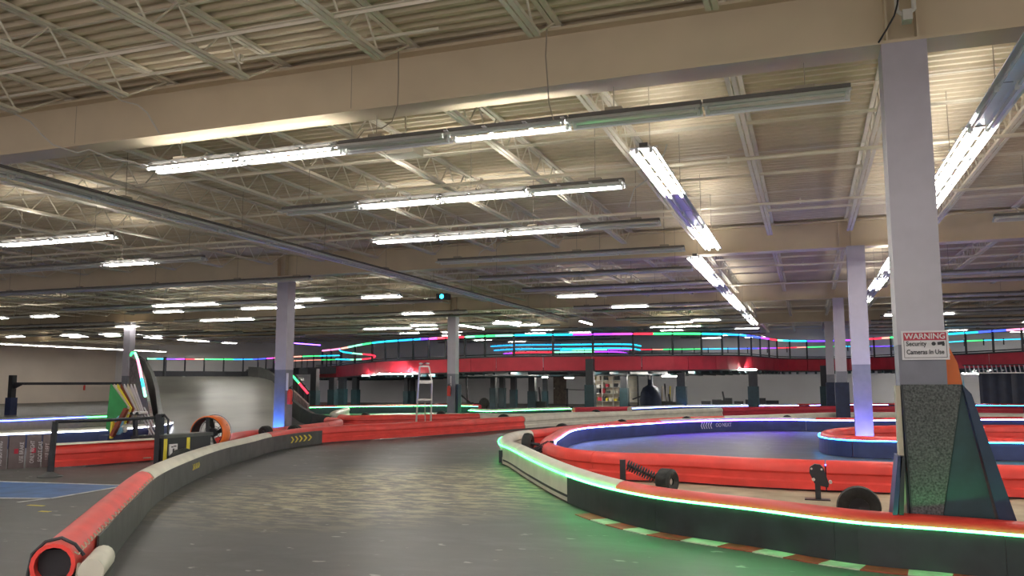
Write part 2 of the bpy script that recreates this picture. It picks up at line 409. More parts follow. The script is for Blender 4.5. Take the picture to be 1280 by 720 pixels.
# ---- carpet box, leaning mats
t = root('carpeted_board', 'tall grey speckled carpet-covered board in front of the big column', 'board', (.95, 7.9, 0))
P = [Vector((.80, 7.98, 0)), Vector((.95, 7.98, 0)), Vector((1.235, 7.98, 1.53)), Vector((.775, 7.98, 1.53))]
MB().prism(P, (0, 0, 0), (0, .06, 0)).obj('carpet_face', 'carpet', t)
MB().prism([Vector((.79, 7.975, 0)), Vector((.803, 7.975, 0)), Vector((.778, 7.975, 1.53)), Vector((.762, 7.975, 1.53))], (0, 0, 0), (0, .07, 0)).obj('edge_strip', 'black', t)
b = MB().box(.72, .757, 8.0, 8.16, 0, 1.52); tag(b.obj('upright_plank', 'beige'), 'narrow beige plank standing at the left edge of the big column', 'plank')
t = root('leaning_crash_mat', 'dark blue padded mat leaning against the right side of the big column', 'mat', (1.5, 8.0, 0))
MB().prism([Vector((1.235, 7.96, 1.53)), Vector((1.30, 7.96, 1.45)), Vector((1.68, 7.96, 0)), Vector((1.52, 7.96, 0))], (0, 0, 0), (0, .62, 0)).obj('mat_body', 'navy', t)
MB().prism([Vector((.96, 8.01, 0)), Vector((1.50, 8.01, 0)), Vector((1.235, 8.01, 1.50))], (0, 0, 0), (0, .05, 0)).obj('side_panel', 'teal', t)
t = root('feather_banner', 'orange banner with white tip leaning behind the big column', 'banner', (1.25, 8.7, 1))
MB().prism([Vector((1.20, 8.62, 1.3)), Vector((1.35, 8.62, 1.45)), Vector((1.31, 8.62, 1.72)), Vector((1.25, 8.62, 1.87)), Vector((1.20, 8.62, 1.87))], (0, 0, 0), (.0, .03, 0)).obj('orange_cloth', 'orange', t)
MB().prism([Vector((1.203, 8.61, 1.87)), Vector((1.255, 8.61, 1.80)), Vector((1.21, 8.61, 1.78))], (0, 0, 0), (0, .01, 0)).obj('white_tip', 'white', t)
MB().prism([Vector((1.30, 8.6, 1.30)), Vector((1.37, 8.6, 1.30)), Vector((1.345, 8.6, 1.6))], (0, 0, 0), (0, .01, 0)).obj('blue_corner', 'skin_blue', t)
MB().cyl((1.195, 8.64, 0), (1.2, 8.64, 1.92), .012, 8).obj('pole', 'black', t)
for i, (dx, m, nm) in enumerate(((0, 'navy', 'leftmost blue board'), (.07, 'black', 'black board right behind the blue one'))):
    b = MB().prism([Vector((.58 + dx, 7.9, 0)), Vector((.62 + dx, 7.9, 0)), Vector((.735 + dx * .3, 7.9, .92)), Vector((.70 + dx * .3, 7.9, .92))], (0, 0, 0), (0, .35, 0))
    tag(b.obj('leaning_board', 'bskirt' if i == 0 else 'black'), f'{nm} leaning on the foot of the big column', 'board')
# ================================================================== BARRIERS
PROF = [(0, .03), (0, .13), (.03, .155), (.03, .245), (0, .27), (0, .335), (.02, .385), (.07, .425), (.14, .44), (.21, .425), (.26, .385), (.28, .335),
        (.28, .27), (.25, .245), (.25, .155), (.28, .13), (.28, .03)]
class Path:
    def __init__(s, pts, side):
        P = [Vector((p[0], p[1], p[2] if len(p) > 2 else 0)) for p in pts]; s.n = len(P); s.side = side; s.P = P
    def ev(s, t):
        P = s.P; i = max(0, min(int(math.floor(t)), s.n - 2)); u = t - i
        p0 = P[i - 1] if i > 0 else P[i] * 2 - P[i + 1]; p1 = P[i]; p2 = P[i + 1]; p3 = P[i + 2] if i + 2 < s.n else p2 * 2 - p1
        # centripetal-ish cardinal
        d1 = (p2 - p1).length; a = (p1 - p0).length; c = (p3 - p2).length
        m1 = ((p1 - p0) / max(a, 1e-6) * d1 + (p2 - p1)) * .5; m2 = ((p2 - p1) + (p3 - p2) / max(c, 1e-6) * d1) * .5
        return p1 * (2*u**3 - 3*u**2 + 1) + m1 * (u**3 - 2*u**2 + u) + p2 * (-2*u**3 + 3*u**2) + m2 * (u**3 - u**2)
    def seg(s, a, b, step=.14):
        N = 40 * s.n; L = 0; prev = s.ev(a); K = max(4, int(abs(b - a) * 20))
        for k in range(1, K + 1):
            q = s.ev(a + (b - a) * k / K); L += (q - prev).length; prev = q
        n = max(2, int(L / step)); ts = [a + (b - a) * k / n for k in range(n + 1)]
        pts = [s.ev(t) for t in ts]; nr = []
        for t in ts:
            d = s.ev(min(t + .02, s.n - 1)) - s.ev(max(t - .02, 0)); d.z = 0; d.normalize()
            nr.append(Vector((-d.y, d.x, 0)) * s.side)
        return pts, nr
    def invt(s, px):
        # parameter whose point projects nearest a picture column
        best = None
        for k in range((s.n - 1) * 40 + 1):
            t = k / 40; p = s.ev(t) - EYE
            z = p.x * VX.z + p.y * VY.z + p.z * VZ.z
            if z < .5: continue
            x = 640 + FPX * (p.x * VX.x + p.y * VY.x + p.z * VZ.x) / z
            e = abs(x - px)
            if best is None or e < best[0]: best = (e, t)
        return best[1]
def sub(pts, nr, off=0, dz=0): return [Vector((p.x + n.x * off, p.y + n.y * off, p.z + dz)) for p, n in zip(pts, nr)]
def barrier(label, path, sections, skirts=(), leds=(), group='track barriers', skirt_mat='skirt', led_z=.352):
    p0 = path.ev(0); t = root('track_barrier', label, 'barrier', (p0.x, p0.y, 0), group)
    for (a, b, m) in sections:
        pts, nr = path.seg(a, b); nm = {'red': 'red_section', 'white': 'white_section', 'dred': 'red_section'}.get(m, 'section')
        MB().sweep(pts, nr, PROF).obj(nm, m, t, True, label={'red': 'red plastic length', 'white': 'off-white plastic length', 'dred': 'dark red plastic length'}[m])
    for sk in skirts:
        a, b = sk[0], sk[1]; mm = sk[2] if len(sk) > 2 else skirt_mat
        pts, nr = path.seg(a, b)
        MB().sweep(pts, nr, [(-.022, .008), (-.006, .008), (-.006, .345), (-.022, .345)]).obj('skirt_panel', mm, t)
    for (a, b, c, k) in leds:
        pts, nr = path.seg(a, b)
        MB().tube(sub(pts, nr, -.026, led_z), .011, 6).obj('led_strip', led(c, k), t)
    return t
# --- near left barrier, running away to the far side of the track
b1px = [(127.5, 713), (166, 663), (196.5, 628), (236, 604), (279, 584.5), (313, 574), (342.6, 564.6), (401.7, 555), (497, 548.5), (562, 544), (656, 536.6), (730, 531), (820, 526), (904, 522), (1047, 519.5), (1160, 520), (1280, 521.5)]
b1 = [at(x, y) for x, y in b1px]
d = (b1[0] - b1[1]).normalized(); b1 = [b1[0] + d * 1.3] + b1
PB1 = Path(b1, +1)
# which side is the plastic? away from the track: left of travel direction
s0 = .08; tw = PB1.invt(191)
tb, tr2, tW2, tR3 = PB1.invt(340), PB1.invt(402), PB1.invt(656), PB1.invt(904)
B1 = barrier('long barrier at left, red tube end nearest the camera, curving away past the chevrons', PB1,
             [(tw, tb, 'white'), (tb + .01, tW2, 'red'), (tW2 + .01, tR3, 'white'), (tR3 + .01, PB1.n - 1, 'dred')],
             [(.70, 2.2), (2.203, tw + .3), (tw + .303, 5.2), (5.203, tr2)])
pts, nr = PB1.seg(s0, tw)
ring = [(.15 + .145 * math.cos(a), .29 + .15 * math.sin(a)) for a in [k * math.pi / 8 for k in range(16)]]
ringi = [(.15 + .118 * math.cos(a), .29 + .122 * math.sin(a)) for a in [k * math.pi / 8 for k in range(16)]]
mb = MB(); mb.sweep(pts, nr, ring, caps=False); mb.sweep(pts, nr, ringi, caps=False)
for j in range(16): mb.f.append((j, (j + 1) % 16, len(pts) * 16 + (j + 1) % 16, len(pts) * 16 + j))
mb.obj('red_tube', 'red', B1, True, 'red rounded tube with open end')
MB().sweep(pts, nr, [(0, .01), (.0, .15), (.05, .20), (.25, .20), (.29, .15), (.29, .01)]).obj('rubber_foot', 'rubber', B1)
MB().sweep(pts[1:3], nr[1:3], [(.04, .2), (.04, .38), (.26, .38), (.26, .2)]).obj('dark_plug', 'ink', B1)
# lacing along the skirt top
pts, nr = PB1.seg(s0, tw, .045)
lz = []
for k, (p, n_) in enumerate(zip(pts, nr)):
    lz.append(Vector((p.x - n_.x * .004 + (n_.x * .02 if k % 4 == 0 else 0), p.y - n_.y * .004 + (n_.y * .02 if k % 4 == 0 else 0), .352 + (.022 if k % 4 == 0 else rnd.uniform(-.006, .006)))))
MB().tube(lz, .0045, 4).obj('lacing_cord', 'beige', B1)
e0, en = PB1.seg(s0, s0 + .3, .1); q = e0[0]; nn = en[0]; dd = (e0[1] - e0[0]).normalized()
strap = [q + nn * o + Vector((0, 0, z)) + dd * .10 for (o, z) in ((-.03, .33), (.03, .41), (.12, .46), (.22, .44), (.30, .36), (.32, .22), (.31, .08))]
MB().tube(strap, .013, 6).obj('tie_strap', 'black', B1, True)
strap = [q + nn * o + Vector((0, 0, z)) + dd * (-.02) for (o, z) in ((.30, .2), (.25, .14), (.15, .125), (.05, .14), (-.01, .2), (-.02, .3))]
MB().tube(strap, .012, 6).obj('tie_strap', 'dcable', B1, True)
# white tube lying at its end
wt = root('white_tube_piece', 'short white plastic tube at the near end of the left barrier', 'tube', (q.x, q.y, 0))
pts, nr = PB1.seg(.0, 1.0, .12)
r16 = [(-.11 + .085 * math.cos(a), .25 + .09 * math.sin(a)) for a in [k * math.pi / 8 for k in range(16)]]
k1 = max(2, int(len(pts) * .50)); sp, sn = pts[:k1], nr[:k1]
mb = MB().sweep(sp, sn, r16)
ce = sp[-1] + (sp[-1] - sp[-2]).normalized() * .05
mb.sweep([sp[-1], ce], [sn[-1], sn[-1]], [((a + .11) * .8 - .11, (b_ - .25) * .8 + .25) for a, b_ in r16]).obj('tube_shell', 'white', wt, True)
MB().sweep(sp, sn, [(-.19, .0), (-.19, .18), (-.03, .18), (-.03, .0)]).obj('rubber_cradle', 'skirt', wt)
# chevron marks
def chevrons(path, px, count, size, m, parent, z=.19, flip=1, tt=None, st=1.0):
    tt = path.invt(px) if tt is None else tt
    def fr(dist):                                  # point, direction and normal some metres along the path
        t_ = tt + dist / max(1e-3, (path.ev(tt + .1) - path.ev(tt)).length * 10)
        p = path.ev(t_); d_ = (path.ev(t_ + .02) - p); d_.z = 0; d_.normalize(); return p, d_, Vector((-d_.y, d_.x, 0)) * path.side
    for k in range(count):
        p, dd, nn = fr(k * size * .95 * st); c = p - nn * .027; c.z = z
        b = MB()
        for s_ in (1, -1):
            a_ = c + Vector((0, 0, s_ * size)); e_ = c + dd * flip * size * .5 * st; w_ = dd * size * .32 * st
            b.quadbox([a_, a_ + w_, e_ + w_, e_, a_ + nn * .004, a_ + w_ + nn * .004, e_ + w_ + nn * .004, e_ + nn * .004])
        b.obj('chevron_mark', m, parent)
    return fr
chevrons(PB1, 362, 5, .075, 'yellow', B1, .20, st=3.2)
chevrons(PB1, 238, 5, .045, 'yellow', B1, .23, st=2.4)
# --- apex barrier with green strip (front) and its far side
b2px = [(1290, 728, 0), (1193.6, 717.5, 0), (1074, 705.5, 0), (950, 685, 0), (822, 664.5, 0), (759, 648, 0), (711, 629, 0), (663, 602, 0), (636, 584, 0)]
b2 = [at(x, y, z) for x, y, z in b2px]
b2 = [b2[0] + (b2[0] - b2[1]) * 3] + b2
for (x, y, z) in ((626, 556, .35), (640, 543.5, .35), (663, 537.0, .43), (702, 532.6, .43), (742, 528.8, .43), (783, 525.0, .43), (860, 521, .43), (904, 519.8, .43), (982, 517.3, .43), (1047, 515.5, .43), (1160, 515.5, .43), (1280, 517, .43)):
    p = at(x, y, z); p.z = 0; b2.append(p)
PB2 = Path(b2, -1)
tip = 10.0; tG1 = PB2.invt(769)
def inv_range(path, px, a, b):
    best = None
    for k in range(401):
        t = a + (b - a) * k / 400; p = path.ev(t) - EYE; z = p.x * VX.z + p.y * VY.z + p.z * VZ.z
        if z < .5: continue
        x = 640 + FPX * (p.x * VX.x + p.y * VY.x + p.z * VZ.x) / z
        if best is None or abs(x - px) < best[0]: best = (abs(x - px), t)
    return best[1]
tG1 = inv_range(PB2, 769, 1, 10); tG2 = inv_range(PB2, 711, 1, 10); tF1 = inv_range(PB2, 655, 11, 20); tF2 = inv_range(PB2, 900, 11, 20)
B2 = barrier('foreground barrier with green light strip sweeping round the track apex', PB2,
             [(0, tG1 - .01, 'red'), (tG1, tF1, 'white'), (tF1 + .01, tF2, 'red'), (tF2 + .01, PB2.n - 1, 'white')],
             [(0, 1.3), (1.303, 3.2), (3.203, 5.0), (5.003, tG2 - .01)], [(0, 2.5, 'green', 2.1), (2.51, 4.6, 'green', 2.1), (4.61, tG2, 'green', 2.1), (tG2 + .01, 10.9, 'green', 0.9)], skirt_mat='dskirt')
pts, nr = PB2.seg(tG2, 9.6)
MB().sweep(pts, nr, [(-.012, .02), (-.003, .02), (-.003, .335), (-.012, .335)]).obj('white_side_plate', 'white', B2)
MB().sweep(pts[:-1], nr[:-1], [(-.020, .075), (-.012, .075), (-.012, .105), (-.020, .105)]).obj('rubber_rub_strip', 'black', B2)
tp = PB2.ev(9.8)
MB().box(tp.x - .04, tp.x + .04, tp.y - .05, tp.y + .03, .02, .26).obj('end_hinge', 'black', B2)
# bare concrete inside the island
g_ = MB(); K_ = 40
for k in range(K_ + 1):
    u = k / K_; a = PB2.ev(.6 + (9.9 - .6) * u); q_ = PB2.ev(.62 + (9.9 - .6) * u); d_ = (q_ - a).normalized(); n_ = Vector((-d_.y, d_.x, 0)) * PB2.side
    a = a + n_ * .15; g_.v.append((a.x, a.y, .003))
g_pts = K_ + 1
# kerb
kb = root('painted_kerb', 'red and white painted kerb at the foot of the green-lit barrier', 'kerb', (0, 8, 0))
ta, tb_ = inv_range(PB2, 742, 1, 10), 1.0
kp, kn = PB2.seg(ta, tb_, .1)
acc = 0; lastp = kp[0]; seg = [kp[0]]; segn = [kn[0]]; ci = 0
for p, n_ in zip(kp[1:], kn[1:]):
    acc += (p - lastp).length; lastp = p; seg.append(p); segn.append(n_)
    if acc >= .295:
        MB().sweep(seg, segn, [(-.24, .0), (-.03, .0), (-.03, .008), (-.24, .008)]).obj('kerb_block', 'kred' if ci % 2 == 0 else 'kwhite', kb)
        seg = [p]; segn = [n_]; acc = 0; ci += 1
kb['group'] = 'kerbs'
# --- inner loop: its lane face is lit blue
b3 = []
for (x, y, z) in ((1650, 638, 0), (1259, 624, 0), (1121, 619, 0), (950, 611.5, 0), (838, 604, 0)):
    p = at(x, y, z); b3.append(p)
for (x, y, z) in ((769, 567, .43), (715, 563, .43), (688, 558, .43), (675, 550, .43), (684, 542.5, .43)):
    p = at(x, y, z); p.z = 0; b3.append(p)
# convert outer line to lane line later through the profile: the outer face is offset .28 from the lane face
out = Path(b3, -1)
lane = []
for i in range(0, 10):
    p = out.ev(i); dd = (out.ev(min(i + .05, out.n - 1)) - out.ev(max(i - .05, 0))).normalized(); n_ = Vector((dd.y, -dd.x, 0))
    lane.append(p + n_ * .28)
for (x, y, z) in ((730, 535, .36), (783, 531, .36), (860, 526.6, .36), (950, 524.6, .36), (1067.6, 525.3, .36), (1180, 524.6, .36), (1280, 524.3, .36), (1400, 526, .36)):
    p = at(x, y, z); p.z = 0; lane.append(p)
PB3 = Path(lane, +1)
B3 = barrier('red inner-loop barrier behind the green-lit one, blue light strip on its lane side', PB3,
             [(0, 2.5, 'red'), (2.51, 5.5, 'red'), (5.51, 11.6, 'red'), (11.61, 13.6, 'white'), (13.61, 16, 'red')], [(0, 5), (5.003, 9), (9.003, 11.5), (11.503, 13.5), (13.503, 16)],
             [(0, 8, 'blue', 1.2), (8.01, 10, 'iceblue', 4), (10.01, 11.5, 'iceblue', 4.5), (11.51, 13.4, 'indigo', 6), (13.41, 16, 'iceblue', 4.5)], skirt_mat='bskirt')
def facing(xd): # text frame: local x along xd, local y up
    xd = Vector((xd.x, xd.y, 0)).normalized(); z_ = xd.cross(Vector((0, 0, 1))).normalized()
    return Matrix(((xd.x, 0, z_.x, 0), (xd.y, 0, z_.y, 0), (0, 1, 0, 0), (0, 0, 0, 1)))
fr3 = chevrons(PB3, 876, 5, .10, 'lineW', B3, .21, flip=-1, tt=inv_range(PB3, 877, 10.2, 15))
for dist, wd in ((.66, 'OO'), (.98, 'NEXT')):
    p, dd, nn = fr3(dist); pp = p - nn * .034; pp.z = .21
    text('lettering', wd, .17, pp, facing(dd), 'lineW', B3, sx=.8)
for k in range(K_ + 1):
    u = k / K_; a = PB3.ev(.0 + 8.2 * u); q_ = PB3.ev(.02 + 8.2 * u); d_ = (q_ - a).normalized(); n_ = Vector((-d_.y, d_.x, 0)) * PB3.side
    a = a + n_ * .12; g_.v.append((a.x, a.y, .003))
for k in range(K_): g_.f.append((k, k + 1, g_pts + k + 1, g_pts + k))
o = g_.obj('floor_bare_concrete', mat('bare_tan_concrete', (.34, .275, .19), .8, var=.2, scale=2.5)); o['kind'] = 'structure'
# --- right-hand island with cyan strip
b4 = []
for (x, y, z) in ((1620, 560, .36), (1280, 553.3, .36), (1200, 552.3, .36), (1121, 551.4, .36), (1066, 550, .36), (1036, 547.5, .36)):
    p = at(x, y, z); p.z = 0; b4.append(p)
for (x, y, z) in ((1024.6, 542.5, .36), (1033, 537.8, .40), (1071, 533.5, .42), (1140, 531.8, .42), (1223, 531.6, .42), (1650, 533.5, .42)):
    p = at(x, y, z); p.z = 0; b4.append(p)
PB4 = Path(b4, -1)
B4 = barrier('red-topped island barrier round the slim column, cyan light strip on its front', PB4,
             [(0, 2.9, 'red'), (2.91, 6.5, 'red'), (6.51, 11, 'red')], [(0, 2), (2.02, 4), (4.02, 7)], [(0, 3, 'cyan', 2.0), (3.01, 6.6, 'sky', 2.0)], skirt_mat='bskirt')
# --- far barriers
def simple(label, px, secs, skirts, leds, z=.36, side=-1, sm='bskirt'):
    pts = []
    for (x, y) in px:
        p = at(x, y, z); p.z = 0; pts.append(p)
    return barrier(label, Path(pts, side), secs, skirts, leds, skirt_mat=sm)
simple('far barrier with a pale blue strip under the raised track, right of centre', [(790, 510.5), (860, 507.8), (930, 507.2), (998, 506.7), (1064, 505.8), (1160, 506), (1280, 506.8), (1380, 507.5)],
       [(0, 3, 'white'), (3.01, 7, 'red')], [(0, 3), (3.01, 7)], [(0, 3, 'iceblue', 2.4), (3.2, 4.5, 'iceblue', 2.4), (4.7, 7, 'sky', 2.4)], side=+1)
simple('far barrier with a green strip just behind the mid-hall ladder', [(384, 509.3), (430, 508.3), (480, 507.7), (557, 507), (598, 507.7)],
       [(0, 4, 'dred')], [(0, 4)], [(0, 4, 'green', 3)], side=+1, sm='teal')
simple('green-lit white barrier right of the ladder column, under the raised track', [(586, 512.8), (610, 514), (661, 512.4), (714, 510.8)],
       [(0, 3, 'white')], [(0, 3)], [(0, 3, 'green', 3)], side=+1, sm='teal')
simple('dark red barrier under the raised track, centre', [(719, 511.5), (760, 510.8), (800, 510)], [(0, 2, 'dred')], [], [], side=+1)
simple('red barrier with white end behind the long left barrier, beside the ladder', [(430, 509), (416, 517.5), (440, 519.5), (480, 519), (555, 518), (600, 517)],
       [(0, 1.4, 'white'), (1.41, 5, 'red')], [], [], z=.43, side=+1)
simple('short red barrier between the orange fan and the ramp foot', [(284, 546), (302, 541), (350, 535), (400, 529.5), (424, 526), (428, 523), (415, 521.5)], [(0, 3.4, 'red'), (3.41, 6, 'red')], [], [], z=.43, side=+1)
simple('pale striped barrier behind the green one, white top', [(556, 517), (600, 517), (650, 517.5), (720, 515.5), (800, 514)], [(0, 4, 'white')], [], [], z=.43, side=+1)
# left side
B8 = simple('bright red barrier with white rim at left beside the pit exit', [(69, 556.7), (130, 553.5), (190, 550), (230, 548)], [(0, 3, 'red')], [], [], z=.43, side=+1)
pth = Path([(lambda p: Vector((p.x, p.y, 0)))(at(x, y, .43)) for x, y in ((69, 556.7), (130, 553.5), (190, 550), (230, 548))], +1)
pts, nr = pth.seg(0, 3)
MB().sweep(pts, nr, [(.0, .43), (.05, .455), (.22, .455), (.28, .43), (.24, .432), (.04, .432)]).obj('white_rim', 'white', B8)
simple('grey-skirted barrier with a white light strip along its top, far left', [(-80, 545), (0, 543), (60, 540.5), (129, 537.5), (204, 531), (215, 528)], [(0, 5, 'white')], [(0, 5)], [(0, 5, 'white', 1.6)], z=.36, side=+1)
simple('beige barrier with a blue to green strip along the far left wall', [(-100, 528.5), (0, 526), (100, 521.5), (129, 520.5), (150, 519.5)], [(0, 4, 'white')], [(0, 4, 'beige')], [(0, 2.3, 'blue', 3), (2.31, 4, 'green', 2)], z=.36, side=+1)
# pit boards with lettering
bp = root('lettered_barrier_board', 'row of grey boards with white sideways safety lettering at far left', 'board', tuple(at(30, 586)))
xs = [(-45, 589.5), (9, 586.7), (31, 585.6), (52, 584.3), (66, 583.6)]
words = [['NO BUMPING'], ['USE BRAKE'], ['ONLY RIGHT', 'FOOT GAS'], ['USE LEFT', 'BRAKE']]
xs = [(-24, 588), (8.5, 586.5), (30.5, 585), (51, 584), (68, 583)]
for k in range(4):
    a = at(*xs[k]); c = at(*xs[k + 1]); dv = (c - a).normalized(); n_ = Vector((-dv.y, dv.x, 0))
    a2 = a + dv * .015; c2 = c - dv * .015
    MB().quadbox([a2, c2, c2 + n_ * .05, a2 + n_ * .05, a2 + Vector((0, 0, .60)), c2 + Vector((0, 0, .60)), c2 + n_ * .05 + Vector((0, 0, .60)), a2 + n_ * .05 + Vector((0, 0, .60))]).obj('board_panel', 'panel', bp)
    fr = facing(dv) @ Matrix.Rotation(math.radians(90), 4, 'Z')
    mid = (a + c) / 2
    for j, wd in enumerate(words[k]):
        off = (.08 if len(words[k]) == 1 else (-.02 + .13 * j))
        pos = mid + dv * off - n_ * .006 + Vector((0, 0, .29))
        text('lettering', wd, .098, pos, fr, 'signw', bp, sx=.78 if len(wd) < 10 else .72)
    if k in (1, 2):
        pos = a + dv * .10 - n_ * .006
        MB().quadbox([pos + Vector((0, 0, .27)), pos + dv * .07 + Vector((0, 0, .27)), pos + dv * .07 + n_ * .005 + Vector((0, 0, .27)), pos + n_ * .005 + Vector((0, 0, .27)),
                      pos + Vector((0, 0, .36)), pos + dv * .07 + Vector((0, 0, .36)), pos + dv * .07 + n_ * .005 + Vector((0, 0, .36)), pos + n_ * .005 + Vector((0, 0, .36))]).obj('red_square_mark', 'signr', bp)
# ================================================================== floor markings
fm = root('pit_box_marking', 'blue painted floor box with white lines at far left', 'marking', tuple(at(60, 612)))
A, Bq, Cq, Dq = at(-90, 599.5), at(160, 607), at(63, 623.5), at(-90, 622)
for q_ in (A, Bq, Cq, Dq): q_.z = .002
MB().prism([A, Dq, Cq, Bq], (0, 0, 0), (0, 0, .002)).obj('blue_field', 'blue', fm)
for (a, c) in ((A, Bq), (Dq, Cq), (Cq, Bq)):
    MB().bar(a + Vector((0, 0, .003)), c + Vector((0, 0, .003)), .07, .003).obj('white_line', 'lineW', fm)
a, c = at(22, 628), at(63, 623); a.z = c.z = .003
MB().bar(a, c, .06, .003).obj('white_line', 'lineW', fm)
b = MB()
for (x, y, w_) in ((45, 632, .13), (56, 639.5, .08)):
    p = at(x, y); b.box(p.x - w_, p.x + w_, p.y - .03, p.y + .03, .001, .003)
tag(b.obj('paint_smudge', 'yellow'), 'yellow paint smudges on the floor below the blue box', 'marking')
# ================================================================== LIGHT FIXTURES
UL = 1.41
def unit_meshes():
    h = MB().box(.01, UL - .01, -.05, .05, .05, .10).mesh('housing', 'dsteel')
    r = MB()
    # bent sheet; long slots over lit tubes are added to light the deck
    for prof in ([(-.055, .046), (.055, .046), (.055, .05), (-.055, .05)], [(.115, .030), (.155, .012), (.165, -.012), (.168, -.012), (.158, .015), (.117, .034)]):
        for sg in ((1, -1) if prof[0][0] > 0 else (1,)):
            i = len(r.v); n = len(prof)
            for x in (.01, UL - .01):
                for (yy, z) in prof: r.v.append((x, yy * sg, z))
            for j in range(n): r.f.append((i + j, i + (j + 1) % n, i + n + (j + 1) % n, i + n + j))
    for x in (.01, UL * .33, UL * .66, UL - .05): r.box(x, x + .04, -.165, .165, .034, .046)
    rc = MB(); prof = [(-.165, -.012), (-.155, .012), (-.06, .048), (.06, .048), (.155, .012), (.165, -.012), (.163, -.014), (.152, .017), (.06, .053), (-.06, .053), (-.152, .017), (-.163, -.014)]
    for x in (.01, UL - .01):
        for (yy, z) in prof: rc.v.append((x, yy, z))
    for j in range(12): rc.f.append((j, (j + 1) % 12, 12 + (j + 1) % 12, 12 + j))
    rc = rc.mesh('reflector', 'chrome')
    r = r.mesh('reflector', 'chrome')
    tn = MB().cyl((.07, 0, 0), (UL - .07, 0, 0), .016, 8).mesh('fluorescent_tube', 'tube_on', True)
    tf = MB().cyl((.07, 0, 0), (UL - .07, 0, 0), .016, 8).mesh('fluorescent_tube', 'tube_off', True)
    s = MB()
    for x in (.045, UL - .045):
        for yy in (-.085, .085): s.box(x - .014, x + .014, yy - .018, yy + .018, -.02, .035)
    s = s.mesh('lampholders', 'socket')
    ca = MB().box(-.09, .09, -.045, .045, .10, .135).cyl((0, 0, .12), (0, 0, 1.09), .005, 5).mesh('hanger_cable', 'dcable')
    return h, r, tn, tf, s, ca, rc
UM = unit_meshes()
def light_row(x, y, pattern, label, along='X', z=4.35, group='suspended fluorescent light rows', us=1.0):
    rz = 0 if along == 'X' else math.pi / 2
    t = root('fluorescent_light_row', label, 'light', (x, y, z), group, rz); t.scale.x = us
    for k, ch in enumerate(pattern):
        if ch == ' ': continue
        o = k * UL
        hs = inst('housing', UM[0], t, (o, 0, 0))
        inst('reflector', UM[6] if ch == '0' else UM[1], hs); lh = inst('lampholders', UM[4], hs); lh['kind'] = 'stuff'
        for s_ in (-.085, .085):
            if ch != '-': inst('fluorescent_tube', UM[2] if (ch == '1' or (ch == '2' and s_ > 0)) else UM[3], hs, (0, s_, 0))
        if k % 2 == 0 or k == len(pattern) - 1:
            inst('hanger_cable', UM[5], t, (o + (UL * .35 if k % 2 == 0 else UL * .7), 0, 0))
    return t
light_row(-7.95, 8.35, '110200', 'long light row hanging just beyond the nearest girder, three lit lengths')
light_row(-7.95, 11.25, '0112', 'second light row beyond the girder, centre left, three lit lengths')
light_row(-7.95, 14.25, '1110', 'third centre light row, lit except its right end')
light_row(-7.95, 17.3, '0000', 'unlit fourth centre light row, dark housing')
light_row(-8.2, 20.5, '0000', 'fifth centre light row, unlit with grey reflector')
light_row(-8.0, 23.5, '0000', 'sixth centre light row, unlit')
light_row(-9.85, -1.9, '00000000000000000000000000', 'very long unlit lengthways row crossing the left of the ceiling', 'Y')
light_row(-1.74, 9.6, '110011', 'lengthways double row, centre right, bright tubes with a dark gap', 'Y', us=.935)
light_row(-2.26, 18.5, '1121001111001011', 'farther lengthways row with bright tubes, right of centre', 'Y')
light_row(1.88, 3.0, '00000111111', 'lengthways row at upper right, blue-tinted reflectors then bright tubes', 'Y')
light_row(1.95, 19.9, '11011001', 'far lengthways row seen just left of the big column', 'Y')
light_row(-12.2 - 4 * UL, 9.15, '1111', 'short lit row at the left edge, upper one')
light_row(-12.25 - 4 * UL, 12.0, '0011', 'second lit row at the left edge')
light_row(-12.55 - 6 * UL, 14.9, '000010', 'dark left row with one lit length')
light_row(-12.36 - 10 * UL, 18.8, '0000000000', 'long dark left row above the left column')
light_row(3.1, 15.9, '0101', 'single light row right of the big column near the frame edge')
light_row(-52.5, 34.0, '1' * 17, 'long lit lengthways row close to the far left wall', 'Y')
light_row(-37.1, 33.5, '0000101101', 'lengthways row high over the far left corner', 'Y')
for i, yy in enumerate((5.0, 8.4, 11.3, 14.3, 19.0)):  # lit rows out of view, added to brighten the hall
    light_row(6.0 if yy < 15 else 8.0, yy, '111111', f'unseen right-hand row added past the big column, {ORD[i]} from the camera')
# the hall goes on behind the camera with the same rows
for i, yy in enumerate((-3.6, -.8, 2.0)):
    light_row(-6.5, yy, '11111', f'light row behind the camera, {ORD[i]} of three')
lr = random.Random(3)
yy = 23.6; i = 0
while yy < 58:
    for (xa, nn_, sidel) in ((-8.0, 4, 'centre'), (-12.3 - 10 * UL, 10, 'left'), (-30 - 10 * UL, 10, 'far left'), (3.2, 8, 'right')):
        if sidel == 'centre' and yy < 26: continue
        pat = ''.join(lr.choice('000001' if sidel in ('left', 'far left') else '0000001') if yy < 44 else lr.choice('0000002') for _ in range(nn_))
        if lr.random() < .3: pat = pat.replace('1', '0', 1)
        if sidel == 'far left' and yy > 46: continue
        if sidel == 'left' and i < 3: pat = ('0001100101', '0100110000', '0110000010')[i]
        light_row(xa + lr.uniform(-.2, .2), yy, pat, f'{sidel} fluorescent row, {ORD[i]} one back beyond the second girder', z=4.62 if yy > 40 else 4.35 + (.12 if i % 2 else 0))
    yy += 3.1; i += 1
